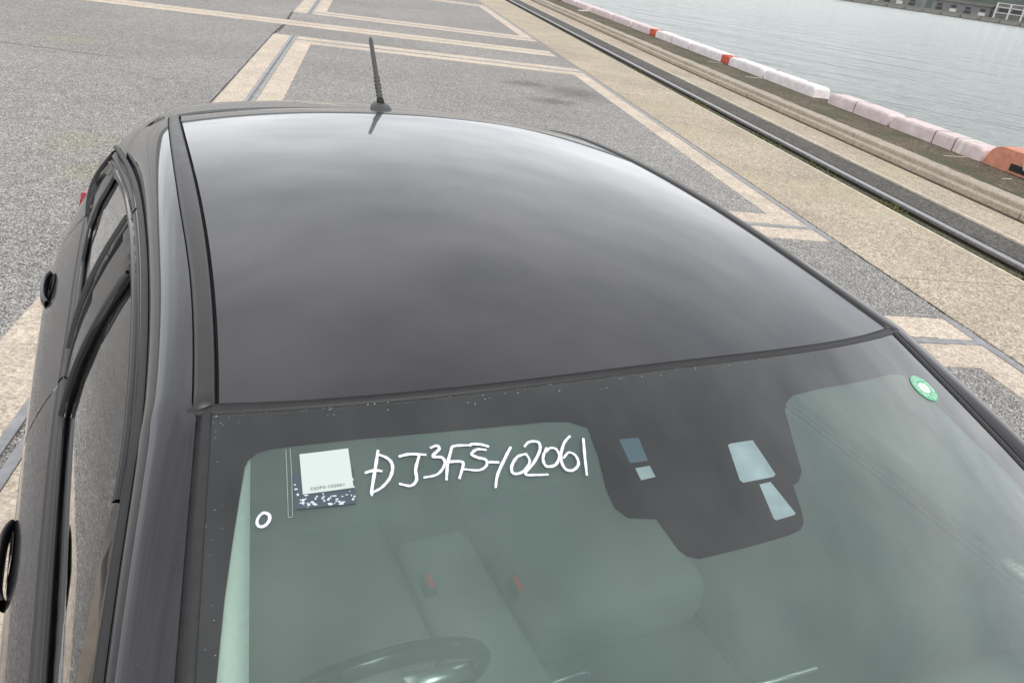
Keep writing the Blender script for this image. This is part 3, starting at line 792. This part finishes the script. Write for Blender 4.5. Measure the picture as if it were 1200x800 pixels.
    grid('rear_pillar', [prow(yy, lo(yy)) for yy in ys_], M['paint'], car, outward=CMID)

# lower body sides
WM = [(-1.82, .52), (-1.7, .66), (-1.5, .765), (-1.2, .83), (-.8, .850), (-.2, .860), (.8, .862), (1.3, .857), (1.65, .845), (1.9, .812), (2.08, .765), (2.2, .68), (2.27, .56)]
ZT = [(-1.82, .70), (-1.6, .82), (-1.3, .915), (-.95, .966)]
def zt_(y): return interp(ZT, y) if y < -.95 else interp(ZB, y)-.004
def body_x(y, z):
    w = interp(WM, y); zt = zt_(y); xb = interp(XB, y)+.004 if y > -.95 else w-.04
    zs = .85 if y > -.95 else .70
    if z > zs: g_ = min(1.15, max(0, (z-zs)/max(.05, zt-zs))); return w-(w-min(w, xb))*g_**1.6
    if z < .45: return w-.05*((.45-z)/.25)**1.6
    return w+.003*sin(pi*(z-.45)/.21)
def arch(cy, r=.335):
    return [(cy+r*cos(a), .30+r*sin(a)) for a in lin(pi+.28, -.28, 28)]
FA, RA = -.98, 1.59
def below(pts): return [(a, max(.17, b_)) for a, b_ in pts]
fa = [(a, b_) for a, b_ in arch(FA) if b_ > .2]; ra = [(a, b_) for a, b_ in arch(RA) if b_ > .2]
FEND = [(-1.70, zt_(-1.7)-.02), (-1.70, .45), (-1.36, .40)]+fa+[(-.60, .20), (-.575, .50), (-.60, .75), (-.70, .955), (-.95, .96), (-1.3, .905)]
DF = [(-.592, .20), (.705, .20), (.735, .45), (.748, .70), (.745, .95), (.745, zt_(.745))]+[(yy, zt_(yy)) for yy in (.5, .2, -.2, -.5, -.68)]+[(-.695, .955), (-.594, .75), (-.568, .5)]
DR = [(.713, .20), (1.17, .20), (1.20, .33), (1.27, .50), (1.40, .62), (1.60, .655), (1.70, .70), (1.72, .85), (1.655, zt_(1.655))]+[(yy, zt_(yy)) for yy in (1.4, 1.1, .9, .752)]+[(.755, .70), (.743, .45)]
QP = [(1.18, .20)]+ra+[(1.96, .30), (2.20, .40), (2.24, .62), (2.20, .86), (2.12, 1.06)]+[(yy, zt_(yy)) for yy in (2.0, 1.85, 1.664)]+[(1.728, .85), (1.708, .695), (1.605, .648), (1.40, .613), (1.277, .495), (1.207, .325)]
def bod(sg): return lambda y, z: (sg*body_x(y, z), y, z)
YO = (0, .2, .5)
for sg in (-1, 1):
    patch('front_fender', FEND, [], bod(sg), M['paint'], car, .03, outward=YO)
    d1 = patch('front_door', DF, [], bod(sg), M['paint'], car, .03, outward=YO)
    d2 = patch('rear_door', DR, [], bod(sg), M['paint'], car, .03, outward=YO)
    patch('rear_quarter', QP, [], bod(sg), M['paint'], car, .03, outward=YO)
    for (d_, hy, hz) in ((d1, .40, .885), (d2, 1.42, .935)):
        x = body_x(hy, hz)
        # recess cup and a bowed handle bar
        rows = []
        for i in range(15):
            t = -1+2*i/14; dx = .002+.012*(1-abs(t)**4); ww = .022*(1-.35*abs(t)**3)
            cx = x+dx; cy = hy+.10*t
            rows.append([(sg*(cx+.007*cos(a)), cy, hz+ww*sin(a)) for a in lin(0, 2*pi, 11)])
        grid('handle', rows, M['gloss' if hy < 1 else 'paint'], d_, outward=(sg*x, hy, hz))
        rows = [[(sg*(body_x(hy+.075*r*cos(a), hz+.032*r*sin(a))+.0025-.004*(1-r)), hy+.075*r*cos(a), hz+.032*r*sin(a)) for a in lin(0, 2*pi, 19)] for r in (1, .6, .05)]
        grid('handle_cup', rows, M['seal'], d_, outward=YO)
    # sill
    rows = [[(sg*(body_x(yy, .2)+.004), yy, .215), (sg*(body_x(yy, .2)+.008), yy, .17), (sg*(body_x(yy, .2)-.06), yy, .15)] for yy in lin(-.62, 1.2, 20)]
    grid('sill', rows, M['plastic'], car, outward=YO)
    # door mirror
    mr = empty('door_mirror', (0, 0, 0)); mr.parent = car
    bm = bmesh.new(); bmesh.ops.create_uvsphere(bm, u_segments=20, v_segments=12, radius=1)
    for v_ in bm.verts:
        c = v_.co; c.x, c.y, c.z = c.x*.105, c.y*.055 if c.y < 0 else c.y*.018, c.z*.072
        v_.co = Vector((sg*.90, -.50, 1.045))+Vector((c.x, c.y, c.z))
    bmobj('mirror_shell', bm, M['paint'], mr, True)
    mesh('mirror_glass', [(sg*.90+.092*cos(a)*(1), -.4815, 1.045+.06*sin(a)) for a in lin(0, 2*pi*23/24, 24)], [tuple(range(24))], M['silver'], mr)
    tube('mirror_foot', [(sg*.775, -.52, 1.0), (sg*.81, -.51, 1.0), (sg*.85, -.50, 1.015)], [.03, .026, .024], M['gloss'], mr)

# bonnet, nose and tail
rows = []
for i in range(25):
    t = i/24; r = []
    for j in range(31):
        s = -1+2*j/30; yc = -.93-.17*(1-s*s); yf = -1.66-.12*(1-s*s); yy = yc+(yf-yc)*t
        w = (interp(WM, yy)-.040)
        r.append((s*min(w, .80), yy, interp([(-1.85, .70), (-1.7, .785), (-1.4, .905), (-1.1, .965), (-.9, .985)], yy)+.035*(1-s*s)-.02*abs(s)**6))
    rows.append(r)
grid('bonnet', rows, M['paint'], car, outward=YO, solid=.006)
rows = [[(s*.74, -.80-.19*(1-s*s)+.04-.20*t, .982+.012*(1-s*s)-.012*t+.004*sin(pi*t)) for s in lin(-1, 1, 25)] for t in lin(0, 1, 5)]
grid('cowl', rows, M['plastic'], car, outward=(0, 0, 0), solid=.004)
def fascia(name, yc, depth, wid, zs, m_, par, sgn, po=2.6, nx=33):
    rows = []
    for (z, inset) in zs: rows.append([(s*(wid-inset*.4), yc-sgn*(depth*abs(s)**po+inset), z) for s in lin(-1, 1, nx)])
    return grid(name, rows, m_, par, outward=(0, .2, .5), solid=.005)
nb = fascia('front_bumper', -1.83, -.36, .80, [(.20, -.08), (.30, -.01), (.42, 0), (.55, -.01), (.66, -.05), (.72, -.12)], M['paint'], car, 1)
fascia('grille', -1.838, -.10, .42, [(.33, -.01), (.45, 0), (.58, -.005)], M['plastic'], nb, 1)
rb = fascia('rear_bumper', 2.265, .28, .77, [(.22, .07), (.34, .012), (.5, 0), (.60, .015), (.64, .05)], M['paint'], car, 1)
hb = fascia('hatch_panel', 2.23, .20, .70, [(.63, .03), (.75, .02), (.92, .04), (1.06, .10)], M['paint'], car, 1)
rows = []
for i in range(14):
    t = i/13; rows.append([(s*(.50+.11*t), 1.66+.40*t+.03*(1-s*s), 1.335-.29*t+.02*sin(pi*t)+.012*(1-s*s)) for s in lin(-1, 1, 17)])
grid('rear_window', rows, M['sglass'], hb, outward=(0, .5, .7))
# roof spoiler on the hatch
rows = []
for i in range(14):
    t = i/13; r = []
    for j in range(41):
        s = -1+2*j/40
        ya = y_rear(s)+.006; p_ = roof_pt(s, ya-.01); yb = 1.63+.05*(1-s*s); yy = ya+(yb-ya)*t
        x = s*(rw(ya)+.036*min(1, abs(s)*1.0)*1)*(1-.035*t)
        r.append((x, yy, p_.z-.003-.10*(yy-ya)-.12*(yy-ya)**2-.006*abs(s)**8))
    r = [(r[0][0]-.008, r[0][1], r[0][2]-.05), (r[0][0]-.004, r[0][1], r[0][2]-.008)]+r+[(r[-1][0]+.004, r[-1][1], r[-1][2]-.008), (r[-1][0]+.008, r[-1][1], r[-1][2]-.05)]
    rows.append(r)
last = rows[-1]
rows.append([(x*.995, y_+.004, z-.012) for x, y_, z in last]); rows.append([(x*.98, y_-.03, z-.03) for x, y_, z in last])
sp = grid('roof_spoiler', rows, M['paint'], car, outward=CMID)
rows = [[(s*rw(y_rear(s)), y_rear(s)-.001+d_, roof_pt(s, y_rear(s)).z-.006) for s in lin(-1, 1, 31)] for d_ in (0, .012)]
grid('hatch_gap', rows, M['seal'], sp)
for sg in (-1, 1):
    # tail lamp wraps the corner; head lamp likewise
    rows = []
    for i in range(11):
        t = i/10; r = []
        for k in range(11):
            a = k/10; yy = 1.99+.20*a; z0 = .83+.03*a; z1 = 1.055-.01*a; z = z0+(z1-z0)*t
            r.append((sg*(interp([(1.95, .80), (2.05, .775), (2.12, .74), (2.19, .67)], yy)-.05*max(0, t-.3)**1.3-.012), yy, z-.034))
        rows.append(r)
    tl = grid('tail_lamp', rows, M['tail'], car, outward=YO, solid=.02)
    rows = [[(sg*(.50+.27*a), -1.74+.30*a*a, .60+.13*t+.05*a) for a in lin(0, 1, 9)] for t in lin(0, 1, 5)]
    grid('head_lamp', rows, M['lamp'], car, outward=YO, solid=.02)
    # wheels
    for cy in (FA, RA):
        w = empty('wheel', (sg*.745, cy, .292)); w.parent = car
        lathe('tyre', [(.20, -.085), (.262, -.092), (.286, -.075), (.292, 0), (.286, .075), (.262, .092), (.20, .085)], M['tyre'], w, (0, 0, 0))
        ri = lathe('rim', [(.0, sg*.05), (.05, sg*.055), (.06, sg*.035), (.17, sg*.02), (.195, sg*.075), (.203, sg*.086)], M['plastic'], w, (0, 0, 0))
        bm = bmesh.new()
        for k in range(5):
            a = 2*pi*k/5+.3; bm_tube(bm, [(sg*.055, .03*cos(a), .03*sin(a)), (sg*.066, .10*cos(a), .10*sin(a)), (sg*.075, .19*cos(a), .19*sin(a))], [.03, .022, .026], 6)
        bmobj('spoke', bm, M['silver'], w, True)
    rows = [[(sg*x, FA+.34*cos(a), .30+.34*sin(a)) for a in lin(-.25, pi+.25, 24)] for x in (.83, .6)]
    grid('wheel_housing', rows, M['seal'], car); rows = [[(sg*x, RA+.34*cos(a), .30+.34*sin(a)) for a in lin(-.25, pi+.25, 24)] for x in (.83, .6)]
    grid('wheel_housing', rows, M['seal'], car)
box('underbody', -.60, .60, -1.60, 2.05, .16, .30, M['seal'], car)
box('engine_bay', -.62, .62, -1.6, -.86, .30, .70, M['seal'], car)
box('bulkhead', -.70, .70, -.92, -.86, .30, .90, M['seal'], car)

# ------------------------------------------------------------------ windscreen
rows = [[WS(s, t) for s in lin(-1, 1, 49)] for t in lin(0, 1, 41)]
ws = grid('windscreen', rows, M['wglass'], car, outward=(0, -.3, .6))
# rubber header seal and side mouldings
rows = []
for j in range(61):
    s = (-1+2*j/60)*1.03; a = roof_pt(s, y_front(s)); b_ = WS(s, .001)
    rows.append([a+Vector((0, .004, -.008)), a+Vector((0, -.002, -.006)), a+Vector((0, -.004, -.001)), a.lerp(b_, .45)+Vector((0, 0, .004)), b_+Vector((0, .001, .003)), b_+Vector((0, -.002, .003)), WS(s, .0065)+Vector((0, 0, .0015)), WS(s, .007)+Vector((0, 0, -.004))])
grid('header_seal', rows, M['rubber'], ws, outward=CMID)
for sg in (-1, 1):
    rows = []
    for t in lin(0, 1, 30):
        p_ = WS(sg, t); k = K1(min(-.001, p_.y)); kk = Vector((sg*k.x, p_.y, k.z)); n = ws_n(sg*.98, t)
        rows.append([WSo(sg*.984, t, -.004), WSo(sg*.985, t, .002), WSo(sg*.988, t, .0035), WSo(sg*.998, t, .0035), p_.lerp(kk, .5)-n*.004, kk+Vector((sg*.004, 0, .0005)), kk+Vector((sg*.006, 0, -.006))])
    grid('side_seal', rows, M['rubber'], ws, outward=CMID)
# black printed border under the glass, with the sensor tab
def pxs(pts): return [ws_px(*p_) for p_ in pts]
inner_top = pxs([(286, 545), (290, 536), (300, 528), (315, 523), (345, 519), (420, 511), (500, 504), (580, 497), (640, 491), (668, 491), (690, 498), (702, 530), (712, 570), (722, 592), (738, 604), (765, 605), (800, 602), (880, 585), (925, 570), (938, 562), (942, 550), (938, 535), (928, 500), (922, 478), (924, 468), (932, 460), (965, 452), (1010, 444), (1045, 436), (1058, 436), (1068, 441), (1080, 452), (1130, 500), (1185, 552)])
inner_left = pxs([(252, 800), (262, 700), (272, 630), (280, 580)])
sL = inner_left[0][0]
hole = [(-.90, .93), (sL-.003, .6)]+inner_left+inner_top+[(.925, .50), (.915, .93)]
border = [(-.99, .006), (.99, .006), (.99, .985), (-.99, .985)]
patch('black_border', border, [hole], lambda s, t: WSo(s, t, -.005), M['frit'], ws, .03, smooth=True, outward=(0, -.3, .6))
M['film'] = bpy.data.materials.new('inside_haze'); M['film'].use_nodes = True
fnt = M['film'].node_tree; fnt.nodes.clear(); fo = fnt.nodes.new('ShaderNodeOutputMaterial'); fm = fnt.nodes.new('ShaderNodeMixShader')
ft = fnt.nodes.new('ShaderNodeBsdfTransparent'); fd = fnt.nodes.new('ShaderNodeBsdfDiffuse'); fd.inputs[0].default_value = (.64, .75, .72, 1)
fr_ = fnt.nodes.new('ShaderNodeMapRange'); fr_.inputs[1].default_value = .3; fr_.inputs[2].default_value = .7; fr_.inputs[3].default_value = .15; fr_.inputs[4].default_value = .25
fnt.links.new(noise(fnt, objvec(fnt, (1, 1, 1)), 4.5, 5, .55), fr_.inputs[0]); fnt.links.new(fr_.outputs[0], fm.inputs[0])
fnt.links.new(ft.outputs[0], fm.inputs[1]); fnt.links.new(fd.outputs[0], fm.inputs[2]); fnt.links.new(fm.outputs[0], fo.inputs[0])
patch('inner_dust_film', hole, [], lambda s, t: WSo(s, t, -.0065), M['film'], ws, .05, smooth=True, outward=(0, -.3, .6))
cover = pxs([(716, 522), (740, 556), (775, 610), (797, 641), (808, 649), (822, 652), (880, 638), (928, 624), (941, 618), (945, 610), (942, 594), (933, 568), (912, 520), (893, 482), (800, 478), (712, 490)])
w1 = pxs([(855, 519), (858, 517), (884, 513), (911, 553), (909, 556), (873, 563), (869, 560)]); w2 = pxs([(892, 565), (905, 562), (935, 599), (933, 601), (912, 607), (909, 605)])
w3 = pxs([(727, 512), (750, 510), (761, 537), (740, 540)]); w4 = pxs([(746, 546), (763, 543), (770, 556), (753, 560)])
cv = patch('sensor_cover', cover, [w1, w2, w3, w4], lambda s, t: WSo(s, t, -.0057), M['frit2'], ws, .02, outward=(0, -.3, .6))
for q, mm, nm in ((w1, 'lens_pale', 'camera_window'), (w2, 'lens_pale', 'camera_window'), (w3, 'lens_blue', 'sensor_window'), (w4, 'lens_pale', 'sensor_window')):
    patch(nm, q, [], lambda s, t: WSo(s, t, -.0045), M[mm], ws, .02, outward=(0, -.3, .6))
# handwriting in white marker (strokes read off the photograph and laid on the glass)
def smooth_line(pts, n=6):
    o = []
    for i in range(len(pts)-1):
        p0, p1, p2, p3 = (Vector(pts[max(0, min(len(pts)-1, k))]) for k in (i-1, i, i+1, i+2))
        for k in range(n):
            t = k/n; o.append(.5*((2*p1)+(p2-p0)*t+(2*p0-5*p1+4*p2-p3)*t*t+(3*p1-p0-3*p2+p3)*t**3))
    o.append(Vector(pts[-1])); return o
def strokes(name, lines, ox, oy, sc, w0, m_, closed=False):
    bm = bmesh.new()
    for ln in lines:
        sm = smooth_line(ln); pts = [WSo(*ws_px(ox+a.x/sc, oy+a.y/sc), .0012) for a in sm]; n = len(pts); L_, R_ = [], []
        for i in range(n):
            t = (pts[min(n-1, i+1)]-pts[max(0, i-1)]).normalized(); s_, t_ = ws_px(ox+sm[i].x/sc, oy+sm[i].y/sc); nn = ws_n(s_, t_)
            b_ = nn.cross(t).normalized(); w = w0*(.72+.28*sin(pi*(i/(n-1))**.7)+.10*sin(i*1.7))
            L_.append(bm.verts.new(pts[i]+b_*w)); R_.append(bm.verts.new(pts[i]-b_*w))
        for i in range(n-1): bm.faces.new((L_[i], L_[i+1], R_[i+1], R_[i]))
    return bmobj(name, bm, m_, ws)
code = [[(92, 150), (80, 230), (62, 345), (68, 362)], [(95, 172), (140, 192), (160, 228), (148, 280), (110, 325), (66, 350)], [(30, 258), (75, 246), (112, 250)],
 [(188, 182), (240, 170), (318, 173)], [(285, 176), (268, 240), (272, 290), (245, 318), (190, 308)],
 [(335, 142), (366, 130), (378, 146), (348, 180), (392, 186), (404, 218), (370, 264), (305, 280)],
 [(434, 150), (418, 215), (412, 292)], [(432, 152), (448, 132), (520, 128)], [(405, 210), (450, 204), (488, 208), (487, 236), (472, 286)],
 [(612, 135), (570, 124), (528, 124), (524, 134)], [(600, 150), (555, 148), (530, 170), (560, 186), (596, 196), (600, 222), (565, 245), (492, 240)],
 [(610, 207), (660, 208)], [(714, 135), (688, 185), (652, 265), (642, 328)],
 [(790, 168), (745, 182), (718, 226), (726, 260), (770, 252), (802, 205), (782, 166)], [(776, 136), (800, 113), (842, 114), (850, 150), (822, 208), (782, 262), (835, 267), (890, 265)],
 [(882, 138), (864, 188), (880, 226), (922, 220), (941, 180), (925, 146), (896, 142), (880, 160)],
 [(992, 84), (962, 120), (948, 185), (966, 236), (1002, 246), (1030, 218), (1018, 178), (985, 162), (960, 190)], [(1053, 95), (1060, 180), (1070, 270)]]
strokes('handwritten_code', code, 420, 490, 4, .0018, M['marker'])
strokes('marker_circle', [[(300, 575), (318, 564), (342, 575), (343, 600), (322, 625), (296, 628), (285, 608), (296, 580), (312, 568)]], 230, 460, 4, .0017, M['marker'])
# paper label with its code line, torn glue below, a green month sticker
def quad_map(q):
    q = [Vector(a) for a in pxs(q)]           # four corners: top left, top right, bottom right, bottom left
    return lambda u, v: (q[0]*(1-u)*(1-v)+q[1]*u*(1-v)+q[2]*u*v+q[3]*(1-u)*v)
U = [(0, 0), (1, 0), (1, 1), (0, 1)]
def stick(name, qm, poly, off, m_, par, step=.2):
    return patch(name, poly, [], lambda u, v: WSo(*qm(u, v), off), m_, par, step, outward=(0, -.3, .6))
qm = quad_map([(351, 533), (408, 526), (414.5, 572), (355, 580)])
qg = quad_map([(344, 556), (414, 548), (417, 590), (346, 597)])
stick('glue_residue', qg, U, .0008, M['blue_res'], ws)
bm = bmesh.new()
for i in range(46):
    u, v_ = random.random(), random.choice((random.uniform(.6, 1), random.uniform(.55, 1), random.uniform(.3, 1)))
    if v_ < .6: u = random.choice((random.uniform(0, .06), random.uniform(.96, 1)))
    ru, rv = random.uniform(.008, .05), random.uniform(.01, .05)
    bm.faces.new([bm.verts.new(WSo(*qg(min(1, max(0, u+ru*cos(a)*random.uniform(.5, 1.2))), min(1, max(0, v_+rv*sin(a)*random.uniform(.5, 1.2)))), .0014)) for a in lin(0, 2*pi*6/7, 7)])
bmobj('glue_flecks', bm, M['speck'], ws)
lb = stick('paper_label', qm, U, .0018, M['paper'], ws)
def text_on(name, txt, qm_, u0, v0, size, off, m_, par, asp=1., rot=0.):
    cu = bpy.data.curves.new(name, 'FONT'); cu.body = txt; cu.size = 1; cu.align_x = 'CENTER'; cu.align_y = 'CENTER'; cu.resolution_u = 2
    to = bpy.data.objects.new(name, cu); COL.objects.link(to)
    dg = bpy.context.evaluated_depsgraph_get(); me = bpy.data.meshes.new_from_object(to.evaluated_get(dg))
    bpy.data.objects.remove(to); bpy.data.curves.remove(cu)
    for v_ in me.vertices:
        x, y_ = v_.co.x*size*asp, v_.co.y*size; x, y_ = x*cos(rot)-y_*sin(rot), x*sin(rot)+y_*cos(rot)
        v_.co = WSo(*qm_(u0+x, v0-y_), off)
    me.materials.clear(); me.materials.append(m_)
    return link(bpy.data.objects.new(name, me), par)
text_on('label_print', 'DJ3FS-102061', qm, .5, .90, .10, .0024, M['ink'], ws, asp=1.2)
qs = quad_map([(1062, 434), (1086, 438), (1107, 474), (1077, 474)])
# the sticker is a disc of 5 cm on the inside of the screen
s0, t0 = ws_px(1082.5, 455); cS = WS(s0, t0); nS = ws_n(s0, t0)
eS = (WS(s0+.01, t0)-WS(s0-.01, t0)).normalized(); dS = eS.cross(nS).normalized()
if dS.y > 0: dS = -dS
RS = .027
def on_disc(u, v):
    """metres across / down the sticker -> screen parameters (two Newton steps)"""
    s, t = s0, t0; tgt = cS+eS*u+dS*v
    for _ in range(3):
        e = 1e-3; a = (WS(s+e, t)-WS(s-e, t))/(2*e); b_ = (WS(s, t+e)-WS(s, t-e))/(2*e); f = tgt-WS(s, t)
        A = Matrix(((a.dot(a), a.dot(b_)), (a.dot(b_), b_.dot(b_)))).inverted() @ Vector((f.dot(a), f.dot(b_))); s += A.x; t += A.y
    return (s, t)
gs = patch('month_sticker', [(RS*cos(a), RS*sin(a)) for a in lin(0, 2*pi*35/36, 36)], [], lambda u, v: WSo(*on_disc(u, v), -.0012+.002), M['green'], ws, .008, outward=(0, -.3, .6))
patch('sticker_centre', [(RS*.5*cos(a), RS*.40*sin(a)) for a in lin(0, 2*pi*23/24, 24)], [], lambda u, v: WSo(*on_disc(u, v), .0014), M['sticker_white'], ws, .008, outward=(0, -.3, .6))
dm = lambda u, v: on_disc((u)*RS, (v)*RS)
text_on('sticker_number', '1', dm, 0, 0, .75, .0020, M['green'], ws)
for k in range(1, 13):
    a = pi/2-2*pi*k/12; text_on('sticker_digit', str(k), dm, .74*cos(a), -.74*sin(a), .52, .0016, M['sticker_white'], ws)
strokes('aerial_wire', [[(335, 527), (336.5, 560), (338, 607)], [(340, 526), (342, 560), (343, 606)], [(338, 607), (343, 606)]], 0, 0, 1, .00035, M['line'])
# dried drops below the header seal
bm = bmesh.new()
def fleck(px, py, r):
    s, t = ws_px(px, py); c = WSo(s, t, .0008); n = ws_n(s, t); a_ = n.orthogonal().normalized(); b_ = n.cross(a_)
    bm.faces.new([bm.verts.new(c+(a_*cos(a)+b_*sin(a))*r*random.uniform(.6, 1.2)) for a in lin(0, 2*pi*5/6, 6)])
for i in range(150):
    u = random.random(); px = 245+780*u; base = 481-87*u**1.12+4*sin(pi*u)*1.0
    fleck(px, base+4+abs(random.gauss(0, 8)), random.choice((.0004, .0005, .0006, .0009)))
for i in range(14): fleck(random.uniform(240, 262), random.uniform(485, 800), random.uniform(.0004, .0007))
dr = bmobj('dried_drops', bm, plain('dried_water', (.34, .36, .36), .6), ws); dr['kind'] = 'stuff'

# ------------------------------------------------------------------ roof aerial
an = empty('roof_aerial', (0, 0, 0)); an.parent = car
ab = roof_pt(0, 1.226); rk = rad(40); ad = Vector((0, sin(rk), cos(rk)))
rows = []
for i in range(13):
    t = i/12; h_ = .020*sin(pi/2*t)
    sc = cos(pi/2*t)**.55 if t < 1 else .02
    rows.append([(ab.x+.027*sc*cos(a), ab.y-.004+.044*sc*sin(a)+.010*t, ab.z-.003+h_-.0025*0) for a in lin(0, 2*pi*27/28, 28)])
grid('aerial_base', rows, M['plastic'], an, outward=tuple(ab+Vector((0, 0, -.02))), close=True)
pts, rs = [], []
p0 = ab+Vector((0, .006, .016))
for i in range(61):
    t = i/60; d_ = .188*t; r = .0072-.0018*t
    if .10 < t < .40: r += .0022*(1 if int((t-.10)/.30*11) % 2 == 0 else -.2)
    if t > .98: r *= .7
    pts.append(p0+ad*d_); rs.append(r)
tube('aerial_rod', pts, rs, M['plastic'], an, 14)
tube('aerial_socket', [p0-ad*.006, p0+ad*.012], [.011, .009], M['seal'], an, 14)

# ------------------------------------------------------------------ interior
def cushion(name, x0, x1, y0, y1, z0, z1, m_, par, bev=.05, rx=0., piv=None):
    bm = bmesh.new(); bm_box(bm, x0, x1, y0, y1, z0, z1)
    bmesh.ops.bevel(bm, geom=list(bm.edges), offset=bev, segments=4, affect='EDGES', profile=.5)
    if rx:
        piv = Vector(piv); bmesh.ops.rotate(bm, cent=piv, matrix=Matrix.Rotation(rx, 3, 'X'), verts=bm.verts)
    return bmobj(name, bm, m_, par, True)
inn = empty('cabin', (0, 0, 0)); inn.parent = car
cushion('cabin_floor', -.68, .68, -.86, 1.95, .30, .34, M['seat'], inn, .01)
for sx in (-.36, .36):
    cushion('seat_cushion', sx-.25, sx+.25, .22, .72, .42, .60, M['seat'], inn, .06)
    cushion('seat_back', sx-.25, sx+.25, .64, .78, .50, 1.12, M['seat'], inn, .06, rad(-18), (sx, .70, .52))
    cushion('headrest', sx-.13, sx+.13, .91, 1.0, 1.10, 1.28, M['seat'], inn, .04, rad(-10), (sx, .92, 1.1))
    for dx in (-.05, .05): tube('headrest_post', [(sx+dx, .92, 1.02), (sx+dx, .95, 1.16)], .006, M['chrome'], inn)
for bx, by in ((-.07, .43), (.125, .36)):
    box('buckle', bx-.014, bx+.014, by-.02, by+.03, .50, .585, M['plastic'], inn, .006); box('buckle_button', bx-.007, bx+.007, by-.018, by+.022, .585, .592, M['redbtn'], inn)
cushion('rear_bench', -.62, .62, 1.05, 1.52, .40, .60, M['seat'], inn, .05); cushion('rear_seat_back', -.62, .62, 1.50, 1.62, .52, 1.08, M['seat'], inn, .05, rad(-18), (0, 1.55, .55))
cushion('centre_console', -.10, .10, -.5, .62, .34, .56, M['dash'], inn, .03)
tube('gear_lever', [(0, -.10, .55), (0, -.12, .70)], [.012, .022], M['dash'], inn)
# dashboard
rows = []
for i in range(13):
    t = i/12; r = []
    for s in lin(-1, 1, 31):
        yb = -.80-.15*(1-s*s); yy = yb+(-.28-yb)*t; z = .955-.02*t+.018*sin(pi*t)+(.035*math.exp(-((s*.70+.36)/.14)**2)*sin(pi*min(1, t*1.02))) - (.10*max(0, t-.85)/.15)
        r.append((s*.70, yy, z))
    rows.append(r)
rows.append([(x, y_+.02, .62) for x, y_, z in rows[-1]])
grid('dashboard', rows, M['dash'], inn, outward=(0, -.6, .5), solid=.01)
box('display', -.095, .095, -.335, -.32, .925, 1.03, M['gloss'], inn, .004)
# steering wheel
swc = Vector((-.36, -.03, .86)); ang = rad(66)
wy = Vector((0, -cos(ang), sin(ang)))         # up along the wheel plane
wx = Vector((1, 0, 0)); wn_ = wx.cross(wy)
rows = []
for i in range(49):
    a = 2*pi*i/48; c = swc+(wx*cos(a)+wy*sin(a))*.182; rd = (wx*cos(a)+wy*sin(a))
    rows.append([c+rd*.0155*cos(b_)+wn_*.0155*sin(b_) for b_ in lin(0, 2*pi, 11)])
swo = grid('steering_wheel', rows, M['gloss'], inn)
for a in (0, pi, -pi/2): tube('wheel_spoke', [swc+(wx*cos(a)+wy*sin(a))*.05, swc+(wx*cos(a)+wy*sin(a))*.175], [.022, .014], M['silver'], inn)
lathe('wheel_hub', [(.0, .03), (.05, .025), (.065, .0), (.06, -.02)], M['dash'], inn, tuple(swc), 'Z')
rows = []
for i in range(37):
    a = 2*pi*i/36; c = Vector((-.125, -.175, .955)); rd = wx*cos(a)+wy*sin(a); rows.append([c+rd*(.052+.004*cos(b_))+wn_*.004*sin(b_) for b_ in lin(0, 2*pi, 9)])
grid('vent_ring', rows, M['silver'], inn)
tube('trim_strip', [(.11, -.285, .985), (.18, -.296, .990), (.26, -.30, .990)], .0035, M['silver'], inn)
# headliner, light pillar trims, door cards
rows = [[roof_pt(s*.97, .05+1.25*t)+Vector((0, 0, -.035)) for s in lin(-1, 1, 21)] for t in lin(0, 1, 15)]
grid('headliner', rows, M['trim_light'], inn)
for sg in (-1, 1):
    rows = []
    for t in lin(.03, 1, 24):
        p_ = WSo(sg*.918, t, -.016); q = K3(p_.y); e = Vector((sg*(q.x-.03), p_.y+.10, q.z-.02)); mid = p_.lerp(e, .5)+Vector((-sg*.012, .01, -.012))
        rows.append([WSo(sg*.985, t, -.012), WSo(sg*.955, t, -.012), p_, p_.lerp(mid, .6), mid, mid.lerp(e, .6), e, e+Vector((sg*.028, 0, -.01))])
    grid('pillar_trim', rows, M['trim_light'], inn)
    rows = [[(sg*(K3(yy).x-.028-d_), yy, K3(yy).z+.035-zz) for d_, zz in ((.0, .07), (.02, .05), (.04, .0), (.05, -.02))] for yy in lin(-.06, 1.5, 24)]
    grid('side_header_trim', rows, M['trim_light'], inn)
    rows = [[(sg*(interp(XB, yy)-.045-d_), yy, z) for d_, z in ((.0, interp(ZB, yy)+.012), (.035, interp(ZB, yy)+.004), (.055, interp(ZB, yy)-.06), (.06, .62), (.04, .34))] for yy in lin(-.80, 1.6, 24)]
    grid('door_card', rows, M['dash'], inn, outward=(sg*2, .3, .7))
    rows = [[(sg*(GS(.80+d_+.09*k/10, 1.0+.33*k/10)-.05), .78+d_+.09*k/10, .95+.38*k/10) for d_ in (-.05, 0, .05)] for k in range(11)]
    grid('pillar_lining', rows, M['trim_light'], inn)
    tube('seat_belt', [(sg*.60, .80, 1.18), (sg*.62, .74, .9), (sg*.63, .68, .5)], .012, M['seat'], inn)
# cabin mirror behind the sensor cover
ms_ = WSo(.10, .20, -.04)
cushion('cabin_mirror', -.02, .13, ms_.y+.02, ms_.y+.05, ms_.z-.04, ms_.z+.01, M['dash'], inn, .012)
